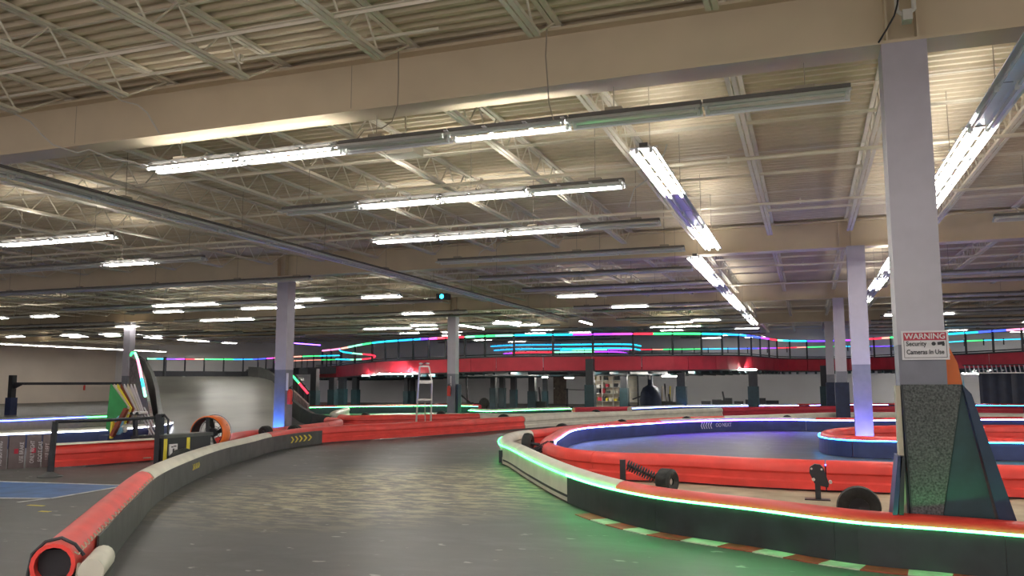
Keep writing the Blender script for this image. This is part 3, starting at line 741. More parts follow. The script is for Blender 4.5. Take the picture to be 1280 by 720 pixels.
# small lamps tilted along the far ceiling
for i, (x, y, ln, lab) in enumerate(((-9.64, 36.4, 2.2, 'lengthways tube over the raised track, far ceiling centre'), (-13.2, 35.1, 3.2, 'lengthways bright tube just right of the ladder column head'), (-15.7, 35.8, 4.1, 'lengthways bright tube directly beyond the ladder column head'),
                                     (-33.5, 47.5, 5, 'violet-tinted tube above the left bridge rail'))):
    t = root('tube_light', lab, 'light', (x, y, 4.4), 'far single tubes')
    MB().cyl((x, y, 4.38), (x, y + ln, 4.38), .028, 8).obj('tube', led('indigo', 1.5) if i == 3 else 'tube_on', t)
    MB().box(x - .05, x + .05, y, y + ln, 4.41, 4.46).obj('housing', 'dsteel', t)
    MB().cyl((x, y + ln / 2, 4.46), (x, y + ln / 2, 5.44), .006, 5).obj('hanger_cable', 'dcable', t)
# cables draped from girder to lights
def cable(pts, r, m, label):
    tag(MB().tube([Vector(p) for p in pts], r, 6).obj('draped_cable', m, smooth=True), label, 'cable')
def cpts(l, Y): return [aty(x, y, Y + i * .02) for i, (x, y) in enumerate(l)]
cable(cpts([(-6, 134), (18, 142), (38, 152), (52, 168), (66, 181), (97, 191), (112, 187), (140, 199), (165, 202), (186, 209)], 8.03), .011, 'cable', 'white cable zigzagging across the lower left of the nearest girder')
cable(cpts([(136, 115), (152, 126), (172, 131), (184, 141), (192, 155), (200, 168)], 8.04), .010, 'cable', 'thin white cable curving down the girder at upper left')
cable([aty(498, 58, 8.0), aty(498, 100, 8.02), aty(497, 132, 8.03), aty(490, 152, 8.1), aty(478, 160, 8.2), aty(455, 163, 8.3), aty(445, 176, 8.35)], .007, 'dcable', 'grey cable looping under the girder to the light row, left one')
cable([aty(684, 30, 8.0), aty(682, 70, 8.0), aty(685, 110, 8.05), aty(686, 128, 8.2), aty(692, 150, 8.3)], .007, 'dcable', 'grey cable hanging over the girder near the centre')
for i, (x, y, X) in enumerate(((612, 320, 0), (25, 390, 0), (215, 365, 0), (182, 410, 0), (812, 242, 0))):
    p = at(x, y, 4.6); tag(MB().tube([p + Vector((.3, 0, .8)), p + Vector((.15, 0, .35)), p + Vector((-.25, 0, .1)), p + Vector((-.35, 0, -.2))], .012, 6).obj('drop_cord', 'cable', smooth=True),
        ['white cord dropping to the unlit centre row', 'white cord near the left frame edge', 'white cord above the left column', 'white cord over the far left column', 'grey cord at the end of the third centre row'][i], 'cord')
# projector and speaker boxes on ceiling
for (x, y, z, lab) in ((-5.0, 9.8, 4.75, 'beige junction box above the nearest light row'), (-11.5, 25.5, 4.5, 'dark projector with cyan glow hanging mid ceiling')):
    t = root('ceiling_box', lab, 'box', (x, y, z))
    MB().box(x - .2, x + .2, y - .15, y + .15, z - .1, z + .1).obj('case', 'steel' if y < 12 else 'black', t)
    MB().cyl((x, y, z + .1), (x, y, 5.44), .012, 6).obj('drop_rod', 'steel', t)
    if y > 12: MB().cyl((x, y - .16, z), (x, y - .15, z), .07, 10).obj('lens', led('cyan', 1), t)
# ================================================================== RAISED TRACK
RT = root('raised_track', 'raised go-kart track bridge with dark red fascia and rainbow-lit rail across the hall', 'bridge', (0, 45, 2.3))
def dep(x, d, y): return atd(x, y, d)
ept = [(395, 60.5, 458.5), (421, 57, 457), (470, 50, 451.5), (510, 47.5, 449.6), (559, 46, 447.8), (620, 45, 445.7), (740, 44, 444.5), (860, 44, 443.7), (921, 46, 443.9), (955, 50, 446), (984, 53, 448), (1039, 53.5, 448), (1085, 52, 446.5), (1140, 48, 444.5), (1195, 45.5, 442.8), (1280, 43, 438.5), (1360, 41, 434)]
E_ = [dep(*e) for e in ept]
E_ = [Vector((p.x, min(p.y, BACK - 1.2), p.z)) for p in E_]
PE = Path(E_, +1)
tot = PE.n - 1
for k in range(tot * 2):
    pts, nr = PE.seg(k / 2 + .004, (k + 1) / 2 - .004, .8)
    MB().sweep(pts, nr, [(0, -.78), (.06, -.78), (.06, 0), (0, 0)]).obj('fascia_panel', 'dred', RT)
pts, nr = PE.seg(0, tot, .8)
MB().sweep(pts, nr, [(-.03, -.06), (.10, -.06), (.10, .02), (-.03, .02)]).obj('fascia_cap', 'black', RT)
MB().sweep(pts, nr, [(.02, -.86), (.4, -.86), (.4, -.78), (.02, -.78)]).obj('underside_beam', 'black', RT)
# deck slab
sl = MB(); far = [Vector((p.x + (0), max(p.y + .2, BACK - .6), p.z)) for p in pts]
i0 = 0
for p, q_ in zip(pts, far):
    sl.v += [(p.x, p.y + .06, p.z - .70), (q_.x, q_.y, q_.z - .70), (p.x, p.y + .06, p.z - .62), (q_.x, q_.y, q_.z - .62)]
for k in range(len(pts) - 1):
    a = 4 * k; b_ = a + 4
    sl.f += [(a, b_, b_ + 1, a + 1), (a + 2, a + 3, b_ + 3, b_ + 2), (a, a + 2, b_ + 2, b_), (a + 1, b_ + 1, b_ + 3, a + 3)]
sl.obj('deck_slab', 'black', RT)
jx = MB()
for k in range(0, len(pts), 1):
    p = pts[k]; jx.box(p.x - .06, p.x + .06, p.y + .3, max(p.y + .5, BACK - .8), p.z - .98, p.z - .70)
o = jx.obj('deck_joists', 'teal', RT); o['kind'] = 'stuff'
def hue_at(px, table):
    for x, c in table:
        if px < x: return c
    return table[-1][1]
def px_of(p):
    p = p - EYE; z = p.x * VX.z + p.y * VY.z + p.z * VZ.z
    return 640 + FPX * (p.x * VX.x + p.y * VY.x + p.z * VZ.x) / z
def rail(path, a, b, n, table, parent, h=1.15, post=True, two=None, r=.06, k_=1.0, pr=.05):
    k_ = round(k_ * .18, 3)
    last = None
    ts = [a + (b - a) * i / n for i in range(n + 1)]
    for i, t in enumerate(ts):
        p = path.ev(t)
        if post: MB().box(p.x - pr, p.x + pr, p.y - pr, p.y + pr, p.z, p.z + h + .08).obj('rail_post', 'black', parent)
        if i == n: break
        sgs = 2
        for j in range(sgs):
            u0 = t + (ts[i + 1] - t) * j / sgs; u1 = t + (ts[i + 1] - t) * (j + 1) / sgs
            pts, nr = path.seg(u0, u1, .8)
            c = hue_at(px_of(pts[len(pts) // 2]), table)
            MB().tube(sub(pts, nr, 0, h), r, 6).obj('led_tube', led(c, k_), parent)
rainbow = [(424, 'pink'), (436, 'coral'), (452, 'mint'), (468, 'green'), (500, 'cyan'), (525, 'sky'), (538, 'indigo'), (550, 'magenta'), (585, 'red'), (598, 'mint'), (625, 'green'), (640, 'mint'), (715, 'cyan'), (728, 'indigo'),
           (760, 'violet'), (786, 'magenta'), (806, 'red'), (824, 'coral'), (870, 'green'), (910, 'cyan'), (935, 'sky'), (952, 'blue'), (960, 'violet'), (975, 'red'), (982, 'mint'), (1015, 'cyan'), (1052, 'indigo'),
           (1072, 'violet'), (1100, 'red'), (1112, 'coral'), (1122, 'green'), (1200, 'cyan'), (1222, 'cyan'), (1252, 'blue'), (1266, 'violet'), (1400, 'pink')]
RAIL = root('raised_track_rail', 'black-posted guard rail with rainbow light tubes along the raised track', 'rail', (0, 45, 3.1))
rail(PE, .3, tot - .2, 38, rainbow, RAIL, h=1.13)
MB().tube(sub(*PE.seg(0, tot, .8), 0.02, .10), .03, 5).obj('lower_rail', 'black', RAIL)
# second lower light run set back on the deck
def inner_path(px):
    pts = []
    for (x, y, d_) in px:
        p = atd(x, y, d_); p.y = min(p.y, BACK - .6); pts.append(p)
    return Path(pts, +1)
r2 = [(700, 'violet'), (720, 'cyan'), (760, 'mint'), (790, 'violet'), (812, 'red'), (826, 'coral'), (872, 'green'), (904, 'cyan'), (925, 'sky'), (952, 'blue'), (972, 'violet'), (990, 'red'), (1008, 'coral'), (1045, 'green'), (1085, 'cyan'), (1112, 'indigo'), (1200, 'cyan'), (1205, 'coral'), (1232, 'green'), (1400, 'cyan')]
R2 = root('back_rail', 'lower light run set back behind the raised track rail', 'rail', (0, 50, 3))
rail(inner_path([(500, 447, 56), (560, 446, 56), (640, 445, 55), (740, 443, 54), (830, 442.5, 54), (880, 442, 54), (960, 441, 54), (1040, 439, 54), (1130, 438, 53), (1200, 433, 50), (1280, 430, 49)]), 2.6, 10, 24, r2, R2, h=.30, pr=.03, r=.035, k_=.8)
bl = [(2000, 'sky')]
R3 = root('upper_loop_barrier', 'stack of blue-lit barriers winding on the raised track, centre', 'barrier', (0, 50, 3))
for (y, xa, xb, d_) in ((431.5, 614, 787, 53), (436.5, 618, 786, 51.5), (440.8, 630, 770, 50)):
    rail(inner_path([(xa, y + 1.5, d_ + 1.5), ((xa * .85 + xb * .15), y, d_), ((xa + xb) / 2, y - .6, d_), (xb, y - 1, d_), (xb + 14, y + 1, d_ + 1.5)]), 0, 4, 14, [(700, 'sky'), (2000, 'cyan')] if y < 440 else [(640, 'violet'), (690, 'red'), (740, 'mint'), (800, 'violet')], R3, h=.0, pr=.03, r=.05, k_=.8)
R4 = root('upper_turn_rail', 'tight curl of coloured rail at the left end of the raised track', 'rail', (-25, 50, 3))
rail(inner_path([(424, 437, 57), (430, 440, 53), (445, 442, 51), (466, 444, 50), (462, 448, 53), (440, 449.5, 55), (420, 449, 56)]), 0, 6, 10, [(440, 'cyan'), (452, 'mint'), (2000, 'red')], R4, h=.0, pr=.03, r=.05)
# left bridge behind the ramp
lb = [dep(183, 54, 463.5), dep(250, 54, 464), dep(318, 54, 464), dep(345, 55, 462), dep(380, 57.5, 459.5), dep(425, 57, 458.5)]
lb = [Vector((p.x, min(p.y, BACK - .8), p.z)) for p in lb]
PLB = Path(lb, +1)
LB = root('left_bridge', 'dark bridge deck behind the ramp joining the raised track', 'bridge', (lb[0].x, lb[0].y, 2))
pts, nr = PLB.seg(0, 5, .8)
MB().sweep(pts, nr, [(0, -.45), (3, -.45), (3, 0), (0, 0)]).obj('deck_edge', 'black', LB)
lt = [(190, 'mint'), (203, 'cyan'), (224, 'indigo'), (226, 'violet'), (247, 'red'), (254, 'coral'), (292, 'green'), (318, 'sky'), (330, 'blue'), (340, 'magenta'), (365, 'pink'), (374, 'coral'), (402, 'green'), (425, 'cyan')]
RL = root('left_bridge_rail', 'guard rail with coloured light tubes behind the ramp', 'rail', (lb[0].x, lb[0].y, 2.4))
rail(PLB, 0, 5, 14, lt, RL, h=.78, pr=.035, r=.04)
rail(PLB, 2.9, 4.9, 5, [(350, 'magenta'), (400, 'coral'), (2000, 'green')], RL, h=.5, pr=.02, r=.03, k_=.6)
# deck posts
def deck_post(x0, x1, ytop, ysl, d_, lab, m='teal'):
    a = atd(x0, 480, d_); c = atd(x1, 480, d_); wd = (c - a).length / 2; cc = (a + c) / 2; cc.y = min(cc.y, BACK - .9)
    zt = atd((x0 + x1) / 2, ytop, d_).z; zs = atd((x0 + x1) / 2, ysl, d_).z
    t = root('deck_post', lab, 'post', (cc.x, cc.y, 0), 'steel posts under the raised track')
    MB().box(cc.x - wd * .8, cc.x + wd * .8, cc.y - wd * .8, cc.y + wd * .8, 0, zt).obj('steel_post', 'black', t)
    MB().box(cc.x - wd, cc.x + wd, cc.y - wd, cc.y + wd, 0, zs).obj('post_sleeve', m, t)
for (x0, x1, yt, ys, d_, lab) in ((388.5, 398.5, 461, 488, 48, 'dark deck post at the left end of the raised track, beside the ramp'), (411.5, 421, 472, 487, 50, 'dark deck post just right of the leftmost one'),
        (423.5, 433, 472, 486, 52, 'dark deck post, third from the ramp'), (440.5, 449, 472, 487, 54, 'dark deck post, fourth from the ramp'), (505, 511.5, 472, 489, 54, 'thin dark deck post left of the ladder'),
        (512.5, 519, 472, 489, 56, 'thin dark deck post directly behind the ladder'), (613, 621, 472, 485, 50, 'dark deck post right of the ladder column, left of its pair'), (624, 631.5, 472, 485, 52, 'dark deck post right of the ladder column, right of its pair'),
        (638, 646, 472, 487, 54, 'navy deck post left of the dim doorway'), (660.5, 670.5, 472, 489, 50, 'blue-tinged deck post right of the dim doorway'), (678, 684.5, 472, 489, 55, 'thin black deck post right of the doorway'),
        (731.8, 744, 448.5, 481, 41.5, 'big dark post in front of the red fascia, centre'), (775, 785.5, 470, 485, 47, 'dark post in front of the parts shelf'), (845.5, 858, 466, 483, 42.5, 'big dark post right of the domed cover'),
        (935, 948, 465, 483, 43, 'big dark post with blue foot under the raised track, right of centre'), (1025, 1038, 457, 483, 43.5, 'big dark post just left of the padded column')):
    deck_post(x0, x1, yt, ys, d_, lab)
# lights under deck
for i, (x0, x1, y, d_) in enumerate(((468, 510, 466.7, 46.5), (531, 546, 466.5, 47), (646, 652, 463, 45.5), (675, 682, 471, 52), (703, 714, 471.5, 52), (750, 759, 462.7, 45), (778, 783, 461.8, 45), (826, 850, 469.5, 50), (917, 945, 461.2, 46), (1110, 1125, 460.5, 50), (870, 880, 461.6, 46), (1205, 1240, 466, 46), (448, 456, 469, 50))):
    a = atd(x0, y, d_); c = atd(x1, y, d_); a.y = min(a.y + .45, 58.5); c.y = min(c.y + .45, 58.5); a.z -= .03; c.z -= .03
    t = root('underdeck_light', f"small white strip light under the raised track, {ORD[i]} counted in no fixed order".replace(' counted in no fixed order', ''), 'light', tuple((a + c) / 2), 'strip lights under the raised track')
    MB().bar(a, c, .10, .05).obj('lamp_tube', 'far_glow', t)
    MB().bar(a + Vector((0, 0, .06)), c + Vector((0, 0, .06)), .14, .06).obj('lamp_housing', 'black', t)
lab_l = ['long white strip light under the red fascia left of the ladder', 'short strip light under the fascia right of the ladder', 'tiny light under the fascia right of the ladder column', 'tiny light above the blue-tinged post', 'tiny light left of the centre post',
         'small light just right of the centre post', 'tiny bright light above the parts shelf', 'strip light above the domed cover', 'bright strip light under the fascia above the big right post', 'strip light between the slim and big columns', 'small light left of the bright right strip',
         'strip light right of the big column under the lattice', 'tiny light at the left end under the fascia']
for o, l in zip([o for o in bpy.data.objects if o.name.startswith('underdeck_light')], lab_l): o['label'] = l
# lattice under the right fascia
la = root('lattice_beam', 'black lattice beam under the red fascia at right', 'beam', tuple(atd(1240, 459, 44)))
a = atd(1203, 456.5, 44.5); c = atd(1300, 455.5, 42.5)
MB().bar(a, c, .05, .05).obj('top_chord', 'black', la); MB().bar(a - Vector((0, 0, .42)), c - Vector((0, 0, .42)), .05, .05).obj('bottom_chord', 'alum', la)
for k in range(17):
    p = a.lerp(c, (k + .5) / 17); MB().bar(p, p - Vector((-.06, 0, .42)), .05, .04).obj('lattice_bar', 'lilac', la)
# dark tarp wall right
a = atd(1223, 466, 46); c = atd(1330, 466, 46)
tp_ = root('dark_curtain', 'navy curtain hanging under the raised track at far right', 'curtain', tuple(a))
cv = MB(); N_ = 24
top = [a.lerp(c, k / N_) + Vector((0, .06 * math.sin(k * 1.9), 0)) for k in range(N_ + 1)]
for p in top: cv.v += [(p.x, p.y, 2.15), (p.x, p.y, .3)]
for k in range(N_): cv.f.append((2 * k, 2 * k + 1, 2 * k + 3, 2 * k + 2))
cv.obj('curtain_cloth', 'navy', tp_, True)
MB().bar(a + Vector((0, 0, 0)), c, .06, .06).obj('curtain_rod', 'black', tp_)
for o in tp_.children:
    if o.name.startswith('curtain_rod'): o.location.z += 2.17 - a.z
# ================================================================== things under the deck by the back wall
def P0(px, d_):
    p = atd(px, 480, d_); p.y = min(p.y, BACK - .5); p.z = 0; return p
sh = P0(759, 54); ws = 1.0
t = root('parts_shelf', 'lit metal shelving full of spare parts, centre back', 'shelf', tuple(sh))
MB().box(sh.x - 1.1, sh.x + 1.1, sh.y + .5, sh.y + .55, 0, 2.05).obj('back_panel', 'beige', t)
for z in (.35, .85, 1.25, 1.7, 2.0): MB().box(sh.x - 1.1, sh.x + 1.1, sh.y, sh.y + .5, z, z + .03).obj('shelf_board', 'galv', t)
for dx in (-1.1, -.36, .36, 1.06): MB().box(sh.x + dx, sh.x + dx + .04, sh.y - .01, sh.y + .03, 0, 2.05).obj('upright', 'galv', t)
bx = random.Random(5)
for z, lev in ((.38, 'bottom'), (.88, 'second'), (1.28, 'third'), (1.73, 'top')):
    x = sh.x - 1.0; q_n = 0
    while x < sh.x + .9:
        w_ = bx.uniform(.12, .3); h_ = bx.uniform(.12, .30)
        mm = bx.choice(['white', 'black', 'beige', 'galv', 'dred', 'skirt', 'yellow']); q_n += 1
        o = MB().box(x, x + w_, sh.y + .05, sh.y + .4, z, z + h_).obj('storage_box', mm)
        tag(o, f"{dict(galv='silver', dred='dark red', skirt='grey').get(mm, mm)} box, {ordn(q_n)} from left on the {lev} shelf of the parts shelving", 'box', 'boxes on the parts shelf'); x += w_ + bx.uniform(.02, .15)
s2 = P0(790, 54)
t = root('parts_rack', 'narrow metal rack right of the dark post, centre back', 'rack', tuple(s2))
for dx in (-.35, .35): MB().box(s2.x + dx - .02, s2.x + dx + .02, s2.y, s2.y + .4, 0, 2.05).obj('upright', 'black', t)
for z in (.3, .9, 1.35, 1.75): MB().box(s2.x - .35, s2.x + .35, s2.y, s2.y + .4, z, z + .03).obj('shelf_board', 'galv', t)
MB().box(s2.x - .33, s2.x + .33, s2.y + .36, s2.y + .38, .1, 2.0).obj('back_panel', 'white', t)
# domed cover
dm = P0(813, 50)
t = root('domed_cover', 'dark blue domed cover with a narrow neck under the raised track', 'cover', tuple(dm))
MB().lathe([(.62, 0), (.66, .5), (.60, .95), (.45, 1.25), (.2, 1.4), (.16, 1.45), (.16, 2.0), (0, 2.0)], 20, c=tuple(dm)).obj('dome_body', 'dome', t, True)
MB().box(dm.x - .06, dm.x + .06, dm.y - .19, dm.y - .17, 1.75, 2.0).obj('white_label', 'signw', t)
b = MB().bar(dm + Vector((-1.1, 0, .55)), dm + Vector((-.55, 0, .75)), .15, .08); b.obj('side_arm', 'black', t)
# pallet jack / seat silhouettes
for i, (x, d_, h_, lean, lab) in enumerate(((585, 48, 1.9, .1, 'upright black kart seat stand near the ladder column'), (601, 46, .9, 1.2, 'slanted dark kart bodywork on the floor by the ladder column'), (676, 50, 1.3, .1, 'black stacked kart parts right of the blue-tinged post'),
                                             (709, 52, 1.2, 0, 'thin black stand with cross arm before the grey wall'), (833, 50, 1.5, .1, 'cluster of upright poles right of the domed cover'), (906, 52, 1.0, .15, 'small black upright bracket by the back wall'), (838, 48, .9, .1, 'dark kart parts beside the big post'))):
    p = P0(x, d_); t = root('kart_part', lab, 'part', tuple(p))
    MB().bar(p + Vector((0, 0, 0)), p + Vector((-lean, 0, h_)), .10, .08).obj('main_bar', 'black', t)
    MB().box(p.x - .32, p.x + .32, p.y - .2, p.y + .2, 0, .45 if i not in (3,) else .08).obj('base_block', 'rubber', t)
    if i == 3: MB().bar(p + Vector((-.2, 0, 1.15)), p + Vector((1.2, 0, 1.1)), .04, .04).obj('cross_arm', 'black', t)
    if i == 4:
        for k, mm in enumerate(('beige', 'alum', 'yellow', 'signw')): MB().cyl(p + Vector((-.3 + k * .22, 0, 0)), p + Vector((-.25 + k * .24, 0, 1.35 - .1 * (k % 2))), .05, 6).obj('pole', mm, t)
    if i == 1: MB().lathe([(.0, -.1), (.28, -.08), (.3, 0), (.28, .08), (0, .1)], 14, 'y', (p.x + .2, p.y, .45)).obj('wheel', 'rubber', t, True)
p = P0(654, 54); d0 = root('door_1', 'dim brown door in the back wall', 'door', (p.x, BACK - .06, 0)); d0['kind'] = 'structure'
MB().box(p.x - .5, p.x + .5, BACK - .05, BACK - .01, 0, 2.05).obj('door_leaf', 'wood', d0)
MB().box(p.x - .45, p.x - .38, BACK - .08, BACK - .05, 1.1, 1.2).obj('door_handle', 'alum', d0)
p = P0(964, 56); b = MB().box(p.x - .5, p.x + .45, p.y - .3, p.y, 0, .35); tag(b.obj('low_pallet', 'black'), 'low black pallet by the back wall, right of the far post', 'pallet')
p = P0(915, 54); b = MB()
for k in range(6): b.box(p.x - 2.0 + k * .7, p.x - 1.45 + k * .7, p.y, p.y + .5, 0, .35 + .1 * (k % 3))
tag(b.obj('floor_clutter', 'black'), 'low dark clutter stacked along the back wall right of centre', 'clutter')
# ================================================================== RAMP at left
RP = root('ramp', 'wide worn steel ramp with dark curved sides climbing to the left bridge', 'ramp', tuple(at(270, 548)))
def rp(px, py, z): return at(px, py, z)
rows = []
for (z, (xl, yl), (xr, yr)) in ((0.0, (196, 553), (352, 545)), (.18, (197, 541), (352, 533)), (.5, (195, 522), (352, 516)), (.9, (192, 505), (352, 502)), (1.28, (189.5, 490.5), (352, 489)), (1.40, (188, 476), (340, 478)), (1.42, (187, 471), (322, 471.5))):
    rows.append((z, xl, yl, xr, yr))
# depth-defined surface: foot 22 m away, crest 33 m away
deps = [22.8, 24.5, 27.0, 29.5, 31.8, 33.2, 35.5]
yl_ = [553, 541, 522, 505, 490, 476, 470.5]
sf = MB(); NX = 10
for d_, y_, r_ in zip(deps, yl_, rows):
    for k in range(NX + 1):
        x = r_[1] + (r_[3] - r_[1]) * k / NX
        p = atd(x, y_, d_); p.z = max(p.z, .01); sf.v.append(tuple(p))
for j in range(len(deps) - 1):
    for k in range(NX): a = j * (NX + 1) + k; sf.f.append((a, a + 1, a + NX + 2, a + NX + 1))
base_n = len(sf.v)
sf.obj('ramp_surface', 'ramp', RP, True)
# crest flat and support skirt behind
cl = Vector(sf.v[(len(deps) - 1) * (NX + 1)]); cr = Vector(sf.v[-1])
MB().quadbox([cl - Vector((0, 0, .15)), cr - Vector((0, 0, .15)), cr + Vector((-3, 8, -.15)), cl + Vector((-6, 8, -.15)), cl, cr, cr + Vector((-3, 8, 0)), cl + Vector((-6, 8, 0))]).obj('crest_deck', 'ramp', RP)
def wallstrip(pxs, thick, m, name, parent):
    b = MB(); pr_ = []
    for (x, ylo, yhi, d_) in pxs:
        lo = atd(x, ylo, d_); hi = atd(x, yhi, d_); lo.z = max(lo.z, 0); hi.x, hi.y = lo.x, lo.y; pr_.append((lo, hi))
    for k in range(len(pr_) - 1):
        a0, a1 = pr_[k]; b0, b1_ = pr_[k + 1]; n_ = (b0 - a0); n_.z = 0; n_ = Vector((-n_.y, n_.x, 0)).normalized() * thick
        b.quadbox([a0, b0, b0 + n_, a0 + n_, a1, b1_, b1_ + n_, a1 + n_])
    return b.obj(name, m, parent)
wallstrip([(203, 560, 530, 22), (201, 545, 512, 24.5), (197, 525, 486, 28), (191, 505, 466, 31), (183, 490, 452, 33), (172, 480, 444, 34)], .12, 'skirt', 'left_side_wall', RP)
wallstrip([(190, 552, 520, 22.6), (186, 535, 500, 25.5), (180, 520, 474, 29), (172, 500, 452, 31.5), (163, 490, 446, 32)], .08, 'pink', 'left_outer_panel', RP)
wallstrip([(310, 470, 458.5, 35.4), (322, 472, 459, 35), (333, 476, 463, 34.2), (343, 484, 470, 33.2)], .12, 'skirt', 'crest_side_wall', RP)
wallstrip([(356, 500, 478, 32), (364, 520, 500, 30), (375, 528, 509, 29), (390, 533, 517, 28.2), (412, 532, 520, 28.0)], .12, 'skirt', 'right_side_wall', RP)
wallstrip([(362, 505, 485, 33.5), (372, 512, 494, 32.6), (384, 518, 505, 31.8)], .08, 'pink', 'right_outer_panel', RP)
wallstrip([(362, 520, 462, 34.2), (374, 520, 474, 34.4), (386, 520, 490, 34.6)], .08, 'black', 'right_rail_panel', RP)
for (x, yb, yt_, d_) in ((205, 474, 446, 36), (362, 500, 462, 34), (371, 505, 472, 34), (379, 510, 481, 34), (385, 515, 488, 34)):
    a = atd(x, yb, d_); c = atd(x, yt_, d_); MB().bar(a, Vector((a.x, a.y, c.z)), .09, .09).obj('rail_post', 'black', RP)
LT = root('ramp_light_tube', 'curved light tube along the left side of the ramp, green to coral to cyan', 'light', tuple(atd(170, 450, 33)))
lp = [(163.5, 444, 'green'), (165, 441, 'green'), (169, 441.5, 'mint'), (172, 449, 'pink'), (174.5, 460, 'pink'), (177, 473, 'cyan'), (179.5, 485, 'mint'), (181.5, 495, 'coral')]
for k in range(len(lp) - 1):
    a = atd(lp[k][0], lp[k][1], 31 - k * .8); c = atd(lp[k + 1][0], lp[k + 1][1], 31 - (k + 1) * .8)
    MB().cyl(a, c, .045, 6).obj('led_tube', led(lp[k][2], .25), LT)
LT2 = root('ramp_light_tube', 'short sloping light tube right of the ramp column, green to red', 'light', tuple(atd(374, 478, 33)))
for (x0, y0_, x1, y1_, c) in ((361, 464.5, 374, 479, 'green'), (374, 479, 385, 492, 'red')): MB().cyl(atd(x0, y0_, 33.8), atd(x1, y1_, 33.8), .045, 6).obj('led_tube', led(c, .25), LT2)
# ================================================================== left cluster
# leaning boards
colr = [('green', 1.0), ('beige', .9), ('yellow', .9), ('brown', .85), ('lilac', .9), ('beige', .92), ('lilac', .95), ('lilac', 1.0)]
names_ = ['green board, frontmost of the tilted stack beside the ramp', 'beige board just behind the green one', 'yellow board third in the tilted stack', 'dark red board fourth in the tilted stack', 'pale board fifth in the tilted stack', 'beige board sixth in the tilted stack', 'pale board seventh in the tilted stack', 'pale lilac board at the back of the tilted stack']
bs = 16.9
for k, (m, s_) in enumerate(colr):
    tl = (138 + k * 4.2, 480.0); r_ = (158 + k * 3.0, 508 + k * 1.0); bl_ = (132 + k * 3.6, 536); 
    q0 = atd(*tl, bs + .05 * k); q1 = atd(*r_, bs + .05 * k); q2 = atd(143 + k * 2.6, 545 - k * 2, bs + .05 * k); q3 = atd(*bl_, bs + .05 * k)
    if k: q2 = atd(150 + k * 3.0, 530, bs + .05 * k); q3 = atd(140 + k * 3.4, 520, bs + .05 * k)
    tag(MB().prism([q0, q3, q2, q1], (0, 0, 0), (.0, .03, 0)).obj('display_board', m), names_[k], 'board', 'tilted stack of boards')
st = root('board_stand', 'dark red wooden stand holding the tilted boards', 'stand', tuple(at(145, 566)))
MB().bar(atd(140, 545, 16.7), atd(158, 511, 16.7), .09, .07).obj('prop_bar', 'brown', st)
MB().bar(atd(139, 548, 16.7), atd(141, 525, 16.7), .05, .05).obj('prop_bar', 'yellow', st)
c0 = atd(133, 560, 16.7)
a = atd(123, 544, 16.8); c = atd(139.5, 558, 16.8)
MB().box(a.x, c.x, a.y, a.y + .4, 0, a.z).obj('foot_block', 'bskirt', st)
for (x, y, r_, m) in ((149, 527, .10, 'skin_blue'), (156, 537, .06, 'galv'), (150, 538, .07, 'skin_blue'), (146, 532, .07, 'orange')):
    p = atd(x, y, 16.75); MB().lathe([(0, -.03), (r_, -.02), (r_, .02), (0, .03)], 12, 'y', tuple(p)).obj('disc_ornament', m, st, True)
MB().bar(atd(148, 543, 16.8), atd(150, 520, 16.8), .06, .06).obj('blue_bar', 'skin_blue', st)
a = atd(178, 507, 17.2); b = MB()
for k in range(3): b.bar(atd(172 + k * 4, 509, 17.2), atd(190 + k * 4, 545, 17.2), .05, .02)
tag(b.obj('slanted_slats', 'lilac'), 'pale slats slanting from the boards to the black rail', 'slats')
for k in range(5):
    p = atd(160 + k * 3.6, 516 + (k % 2), 17.0)
    MB().cyl(p, p + Vector((0, .2, 0)), .03, 8).obj('clip', 'black' if k % 2 else 'signw', st)
# stanchion rail frame
def rail_frame(label, pts_px, d_list, legs):
    pass
t = root('barrier_gate', 'black steel gate rail with a flared round foot at left', 'gate', tuple(at(63, 596)))
ft = at(62.5, 596)
top_ = aty(69.5, 527, ft.y)
MB().tube([ft + Vector((0, 0, .02)), Vector((ft.x + .02, ft.y, .5)), top_], [.055, .05, .045], 8).obj('gate_post', 'black', t)
MB().lathe([(0, 0), (.20, 0), (.20, .015), (.09, .05), (.05, .09), (0, .1)], 18, c=tuple(ft)).obj('round_foot', 'skirt', t, True)
fp = at(197, 588); top2 = aty(195, 523, fp.y)
MB().tube([top_, top_.lerp(Vector((top2.x, top2.y, top_.z)), .5), Vector((top2.x, top2.y, top_.z + .02))], .028, 8).obj('top_rail', 'black', t)
t2 = root('black_frame_post', 'tall black square post beside the yellow-striped box', 'post', tuple(fp))
MB().bar(fp, Vector((fp.x, fp.y, top2.z + .08)), .11, .11).obj('square_post', 'black', t2)
MB().tube([Vector((fp.x, fp.y, top2.z)), Vector((fp.x + .1, fp.y, top2.z + .06)), Vector((fp.x + .17, fp.y + .02, top2.z - .02)), Vector((fp.x + .18, fp.y + .02, top2.z - .28))], .02, 6).obj('bent_pipe', 'black', t2)
f3 = at(170, 576); MB().bar(f3, aty(169, 524, f3.y), .07, .07).obj('side_post', 'black', t2)
a = at(140, 575, .01); MB().bar(a, at(188, 572, .1), .03, .02).obj('floor_bar', 'beige', t2)
b = MB().box(f3.x - .12, f3.x + .10, f3.y - .05, f3.y + .3, 0, .5)
tag(b.obj('black_bin', 'black'), 'dark bin standing against the red barrier at left', 'bin')
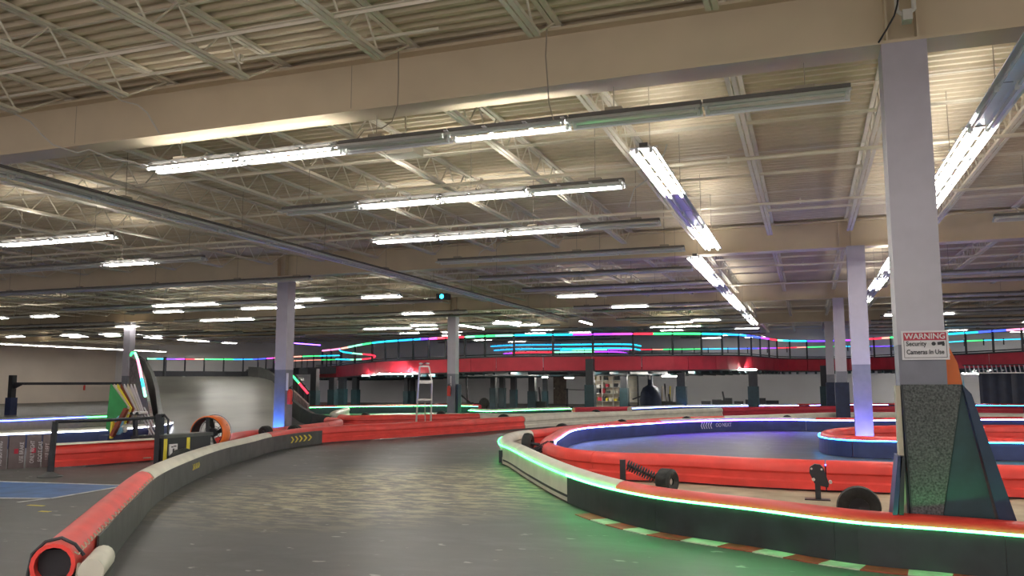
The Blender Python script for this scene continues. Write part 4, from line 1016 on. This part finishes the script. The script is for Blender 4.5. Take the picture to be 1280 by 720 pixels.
# yellow striped box
bb = at(203, 588.5); b2_ = at(262, 582); b2_.z = 0
bt = root('striped_box', 'low black box with yellow stripes and a white helmet sign', 'box', tuple(bb))
yaw = math.atan2(b2_.y - bb.y, b2_.x - bb.x); BW = (b2_ - bb).length
fm4 = Matrix.Translation(bb) @ Matrix.Rotation(yaw, 4, 'Z'); hgt = aty(203, 546, bb.y).z
def bobj(m_, name, mt):
    m_.v = [tuple(fm4 @ Vector(v)) for v in m_.v]; return m_.obj(name, mt, bt)
bobj(MB().box(0, BW, 0, .25, 0, hgt - .03), 'box_body', 'ink')
bobj(MB().box(-.03, BW + .03, -.03, .28, hgt - .03, hgt + .03), 'box_lid', 'skirt')
for xx in (.0, .50): bobj(MB().box(xx, xx + .07, -.012, -.001, .02, hgt - .04), 'yellow_stripe', 'yellow')
bobj(MB().box(.11, .29, -.02, -.001, .26, .46), 'helmet_sign', 'signw')
bobj(MB().box(.185, .215, -.025, -.0205, .29, .38).box(.15, .195, -.025, -.0205, .40, .42).box(.205, .26, -.025, -.0205, .41, .43), 'sign_glyph', 'ink')
x0 = bb.x; y0_ = bb.y + .3
hb = at(240, 585); o = MB().lathe([(0, 0), (.2, 0), (.26, .12), (.24, .28), (.14, .38), (0, .42)], 16, c=(bb.x + .45, bb.y + .0, 0)).obj('black_sack', 'rubber', smooth=True)
tag(o, 'rounded black sack in front of the striped box', 'sack')
# orange drum fan
fc = atd(263, 541, 16.6); R_ = .33
ft_ = root('drum_fan', 'round orange drum fan on the floor behind the left barrier', 'fan', (fc.x, fc.y, 0))
ang = math.radians(35); ax = Vector((math.cos(-ang), -math.sin(ang) * -1, 0))
mfan = Matrix.Translation(fc) @ Matrix.Rotation(math.radians(18), 4, 'Z')
def fobj(mb_x, name, m, sm=False):
    mb_x.v = [tuple(mfan @ Vector(v)) for v in mb_x.v]; return mb_x.obj(name, m, ft_, sm)
fobj(MB().lathe([(R_ - .012, -.20), (R_, -.20), (R_ + .012, -.17), (R_ + .012, .17), (R_, .20), (R_ - .012, .20), (R_ - .012, -.20)], 32, 'y'), 'drum_shell', 'orange', True)
fobj(MB().lathe([(R_ - .03, -.19), (R_ - .014, -.19), (R_ - .014, .19), (R_ - .03, .19), (R_ - .03, -.19)], 32, 'y'), 'drum_liner', 'black', True)
b = MB(); b.lathe([(0, .10), (.09, .10), (.09, .2), (0, .2)], 14, 'y'); fobj(b, 'motor', 'black')
for k in range(4):
    a = k * math.pi / 2 + .3; c_, s_ = math.cos(a), math.sin(a)
    fobj(MB().quadbox([(c_ * .08, .1, s_ * .08), (c_ * .34 - s_ * .07, .05, s_ * .34 + c_ * .07), (c_ * .34 + s_ * .07, .15, s_ * .34 - c_ * .07), (c_ * .08 + s_ * .05, .16, s_ * .08 - c_ * .05),
                       (c_ * .08, .11, s_ * .08), (c_ * .34 - s_ * .07, .06, s_ * .34 + c_ * .07), (c_ * .34 + s_ * .07, .16, s_ * .34 - c_ * .07), (c_ * .08 + s_ * .05, .17, s_ * .08 - c_ * .05)]), 'fan_blade', 'skirt')
g = MB()
for rr in (.12, .2, .28, .35): g.tube([(rr * math.cos(a), .2, rr * math.sin(a)) for a in [j * math.pi / 12 for j in range(24)]], .004, 4, closed=True)
for k in range(8):
    a = k * math.pi / 4; g.cyl((0, .2, 0), (R_ * math.cos(a), .2, R_ * math.sin(a)), .005, 4)
fobj(g, 'wire_guard', 'black')
fobj(MB().box(-.03, .03, -.18, -.12, -R_, R_), 'support_strut', 'black')
fobj(MB().bar((-.3, 0, -fc.z + .01), (-.22, 0, -R_ * .8), .05, .05).bar((.3, 0, -fc.z + .01), (.22, 0, -R_ * .8), .05, .05).bar((-.35, 0, -fc.z + .02), (.35, 0, -fc.z + .02), .3, .03), 'stand', 'black')
# portal frame far left
p = atd(15.5, 480, 42); p.z = 0
pf = root('portal_frame', 'black steel portal with a long cross beam in front of the left wall', 'frame', tuple(p))
ztop = atd(17, 469, 42).z
MB().box(p.x - .13, p.x + .13, p.y - .13, p.y + .13, 0, ztop).obj('steel_post', 'black', pf)
MB().box(p.x - .19, p.x + .19, p.y - .19, p.y + .19, 0, atd(15, 497, 42).z).obj('post_sleeve', 'bskirt', pf)
zb = atd(60, 479.5, 42).z; e_ = atd(158, 479.5, 42)
MB().bar(Vector((p.x, p.y, zb)), Vector((e_.x, e_.y, zb)), .12, .13).obj('cross_beam', 'black', pf)
MB().prism([Vector((p.x + .1, p.y, zb)), Vector((p.x + .8, p.y, zb)), Vector((p.x + .1, p.y, zb - .28))], (0, 0, 0), (0, .05, 0)).obj('gusset', 'black', pf)
# pipe gate bars far wall bottom (white bollards)
# ladder
lf = root('platform_ladder', 'tall white aluminium platform ladder standing mid hall', 'ladder', tuple(at(530, 529)))
dL = 26.5
def lp_(x, y, k=0): return atd(x, y, dL + k)
for (a, c) in (((520.3, 527.5), (524.6, 458)), ((538.5, 527.5), (540, 478)), ((540, 478), (536, 458))): MB().bar(lp_(*a), lp_(*c), .045, .035).obj('side_rail', 'alum', lf)
for (a, c, h_) in (((524.2, 477.5), (540, 477.5), .10), ((523, 499.5), (539.5, 499.5), .05), ((524.5, 458), (536, 458), .05)): MB().bar(lp_(*a), lp_(*c), .10, h_).obj('tread', 'alum', lf)
MB().bar(lp_(531.5, 527.5, .6), lp_(531, 498, .3), .03, .03).obj('rear_brace', 'alum', lf)
for x in (526, 534.5): MB().lathe([(0, -.03), (.06, -.02), (.06, .02), (0, .03)], 10, 'z', tuple(lp_(x, 454.5))).obj('work_lamp', 'galv', lf)
MB().bar(lp_(524.5, 458), lp_(533, 453), .03, .03).obj('top_hook', 'black', lf)
for o in lf.children:
    pass
# ================================================================== track-side hardware in the island
def spring_bracket(p, yaw, label, post=True, L_=.50, grp='sprung tyre brackets'):
    t = root('sprung_bracket', label, 'bracket', tuple(p), grp)
    d_ = Vector((math.cos(yaw), math.sin(yaw), 0)); n_ = Vector((-d_.y, d_.x, 0))
    if post:
        MB().bar(p, p + Vector((0, 0, .47)), .075, .05, (0, 1, 0)).obj('upright', 'black', t)
        MB().box(p.x - .11, p.x + .11, p.y - .08, p.y + .08, 0, .012).obj('foot_plate', 'black', t)
    a = p + Vector((0, 0, .40)) + d_ * .06; e = a + d_ * L_ * .9 + Vector((0, 0, -.20))
    MB().cyl(a, e, .022, 8).obj('damper_rod', 'black', t)
    pts = []; dv = (e - a); L2 = dv.length; dv.normalize(); u = dv.cross(n_).normalized()
    N_ = 13 * 12
    for k in range(N_ + 1):
        s_ = k / N_; an = s_ * 13 * 2 * math.pi; pts.append(a + dv * (L2 * s_) + (n_ * math.cos(an) + u * math.sin(an)) * .07)
    MB().tube(pts, .009, 4).obj('coil_spring', 'black', t)
    w_ = e + d_ * .10; w_.z = .18
    mbw = MB().lathe([(.05, -.08), (.14, -.11), (.178, -.08), (.18, 0), (.178, .08), (.14, .11), (.05, .08), (.05, -.08)], 20, 'y', (0, 0, 0))
    rot = Matrix.Translation(w_) @ Matrix.Rotation(yaw + math.radians(60), 4, 'Z')
    mbw.v = [tuple(rot @ Vector(v)) for v in mbw.v]; mbw.obj('rubber_wheel', 'rubber', t, True)
    mbh = MB().lathe([(0, -.06), (.05, -.06), (.05, .06), (0, .06)], 10, 'y'); mbh.v = [tuple(rot @ Vector(v)) for v in mbh.v]; mbh.obj('wheel_hub', 'alum', t)
    b = MB().bar(e + Vector((0, 0, 0)), w_ + Vector((0, 0, 0)), .05, .04); b.obj('fork', 'galv', t)
    return t
spring_bracket(at(779, 617), math.radians(8), 'black sprung bracket with wheel between the white and red barriers')
spring_bracket(at(690, 583), math.radians(165), 'sprung bracket with its wheel at the narrow tip of the island')
wp = at(660, 571); t = root('spare_wheel', 'black wheel standing upright at the island tip', 'wheel', tuple(wp))
MB().lathe([(.06, -.08), (.14, -.10), (.19, -.07), (.20, 0), (.19, .07), (.14, .10), (.06, .08), (.06, -.08)], 20, 'x', (wp.x, wp.y, .30)).obj('tyre', 'rubber', t, True)
MB().cyl((wp.x - .05, wp.y, .30), (wp.x + .3, wp.y, .25), .03, 8).obj('axle', 'black', t)
MB().box(wp.x - .1, wp.x + .1, wp.y - .05, wp.y + .05, 0, .12).obj('foot', 'black', t)
# plate bracket
pb = at(1023, 625); t = root('plate_bracket', 'black upright caster bracket bolted on a floor plate', 'bracket', tuple(pb))
MB().box(pb.x - .17, pb.x + .15, pb.y - .09, pb.y + .09, 0, .014).obj('base_plate', 'black', t)
MB().box(pb.x - .035, pb.x + .035, pb.y - .03, pb.y + .03, .01, .26).obj('upright', 'black', t)
hp = [Vector((pb.x - .10, 0, .36)), Vector((pb.x - .09, 0, .43)), Vector((pb.x - .03, 0, .47)), Vector((pb.x + .04, 0, .465)), Vector((pb.x + .08, 0, .42)), Vector((pb.x + .14, 0, .22)), Vector((pb.x + .13, 0, .17)), Vector((pb.x + .03, 0, .19)), Vector((pb.x - .04, 0, .22))]
MB().prism(hp, (0, pb.y - .045, 0), (0, .09, 0)).obj('cheek_plate', 'black', t)
for (dx, z) in ((-.07, .41), (.055, .405)): MB().cyl((pb.x + dx, pb.y - .06, z), (pb.x + dx, pb.y - .04, z), .014, 8).obj('bolt', 'alum', t)
for (dx, z) in ((-.05, .27), (.16, .24)): MB().cyl((pb.x + dx, pb.y - .05, z), (pb.x + dx, pb.y + .05, z), .022, 8).obj('bolt', 'alum', t)
# half-hidden wheel
wp = at(1075, 661); t = root('loose_kart_wheel', 'black kart wheel behind the green-lit barrier near the big column', 'wheel', tuple(wp))
MB().lathe([(.10, -.06), (.16, -.09), (.215, -.08), (.225, 0), (.215, .08), (.16, .09), (.10, .06), (.10, -.06)], 28, 'y', (wp.x, wp.y, .225)).obj('tyre', 'rubber', t, True)
MB().lathe([(0, -.03), (.10, -.05), (.10, .05), (0, .05)], 16, 'y', (wp.x, wp.y, .225)).obj('rim', 'black', t, True)
# small wheels showing over far barriers
def behind(path, px, a, b, off=.52, z=.30):
    t_ = inv_range(path, px, a, b); p = path.ev(t_); q_ = path.ev(t_ + .05); d_ = (q_ - p).normalized()
    p = p + Vector((-d_.y, d_.x, 0)) * path.side * off; return Vector((p.x, p.y, z))
N1 = PB1.n - 1
for p, rr, lab in ((behind(PB3, 726, 9.5, 12), .19, 'dark tyre top behind the left end of the blue-lit lane barrier'), (behind(PB3, 796, 9.5, 13), .19, 'dark tyre above the blue-lit barrier, second from its left'),
                   (behind(PB3, 873, 9.5, 14), .19, 'dark tyre above the blue-lit barrier by the arrows'), (behind(PB3, 986, 9.5, 15), .19, 'small dark tyre over the pale barrier right of the arrows'),
                   (behind(PB1, 646, 3, N1), .22, 'dark tyre over the white barrier left of centre'), (behind(PB1, 757, 3, N1), .22, 'dark tyre just right of the centre deck post'),
                   (behind(PB1, 389, 3, N1), .20, 'dark tyre behind the long barrier right of the chevrons'), (atd(457, 521.5, 32), .18, 'dark bracket wheel on the red barrier left of the ladder'),
                   (atd(552, 520, 31.5), .20, 'dark tyre between the ladder and its column'), (atd(332, 540.5, 20.0), .16, 'dark tyre behind the long barrier beside the ramp column')):
    t = root('barrier_tyre', lab, 'wheel', (p.x, p.y, 0), 'tyres along the barriers')
    k = rr / .225
    MB().lathe([(.05 * k, -.09), (.17 * k, -.11), (.22 * k, -.08), (.225 * k, 0), (.22 * k, .08), (.17 * k, .11), (.05 * k, .09), (.05 * k, -.09)], 16, 'y', (p.x, p.y, p.z)).obj('tyre', 'rubber', t, True)
    MB().cyl((p.x, p.y - .12, p.z), (p.x, p.y + .12, p.z), .05, 8).obj('hub', 'black', t)
    MB().box(p.x - .04, p.x + .04, p.y - .03, p.y + .03, 0, p.z - .05).obj('stand', 'black', t)
# unseen blue spotlights, added to tint the feet of two columns
for (x, y, lab, sz) in ((-14.62, 20.35, 'unseen blue spot lamp added at the foot of the ramp column', 45), (1.2, 19.85, 'unseen violet-blue spot lamp added at the foot of the slim column', 70)):
    t = root('added_floor_spot', lab, 'lamp', (x, y, 0))
    MB().box(x - .06, x + .06, y - .05, y + .05, 0, .05).obj('lamp_base', 'black', t)
    MB().lathe([(.0, .05), (.05, .05), (.06, .10), (.055, .11), (0, .11)], 12, c=(x, y, 0)).obj('lamp_head', led('blue', 1), t)
    ld = bpy.data.lights.new('spot_light', 'SPOT'); ld.energy = sz; ld.color = (.06, .22, 1) if x < 0 else (.22, .20, 1); ld.spot_size = math.radians(110); ld.shadow_soft_size = .03
    lo = bpy.data.objects.new('spot_light', ld); COL.objects.link(lo); lo.location = (x, y - .02, .14)
    tgt = Vector((x, y + .4, .75)); lo.rotation_euler = (tgt - lo.location).to_track_quat('-Z', 'Y').to_euler()
    lo.parent = t; lo.matrix_parent_inverse = t.matrix_basis.inverted()

# the roof hangs five centimetres lower than the levels written above
for o in list(bpy.data.objects):
    if o.parent is None and o.name.split('.')[0] in ('roof_girder', 'roof_joist', 'bridging_angle', 'ceiling_conduit', 'ceiling', 'fluorescent_light_row', 'tube_light', 'ceiling_box', 'conduit_loop', 'black_cable', 'warning_sign'):
        o.location.z -= .05
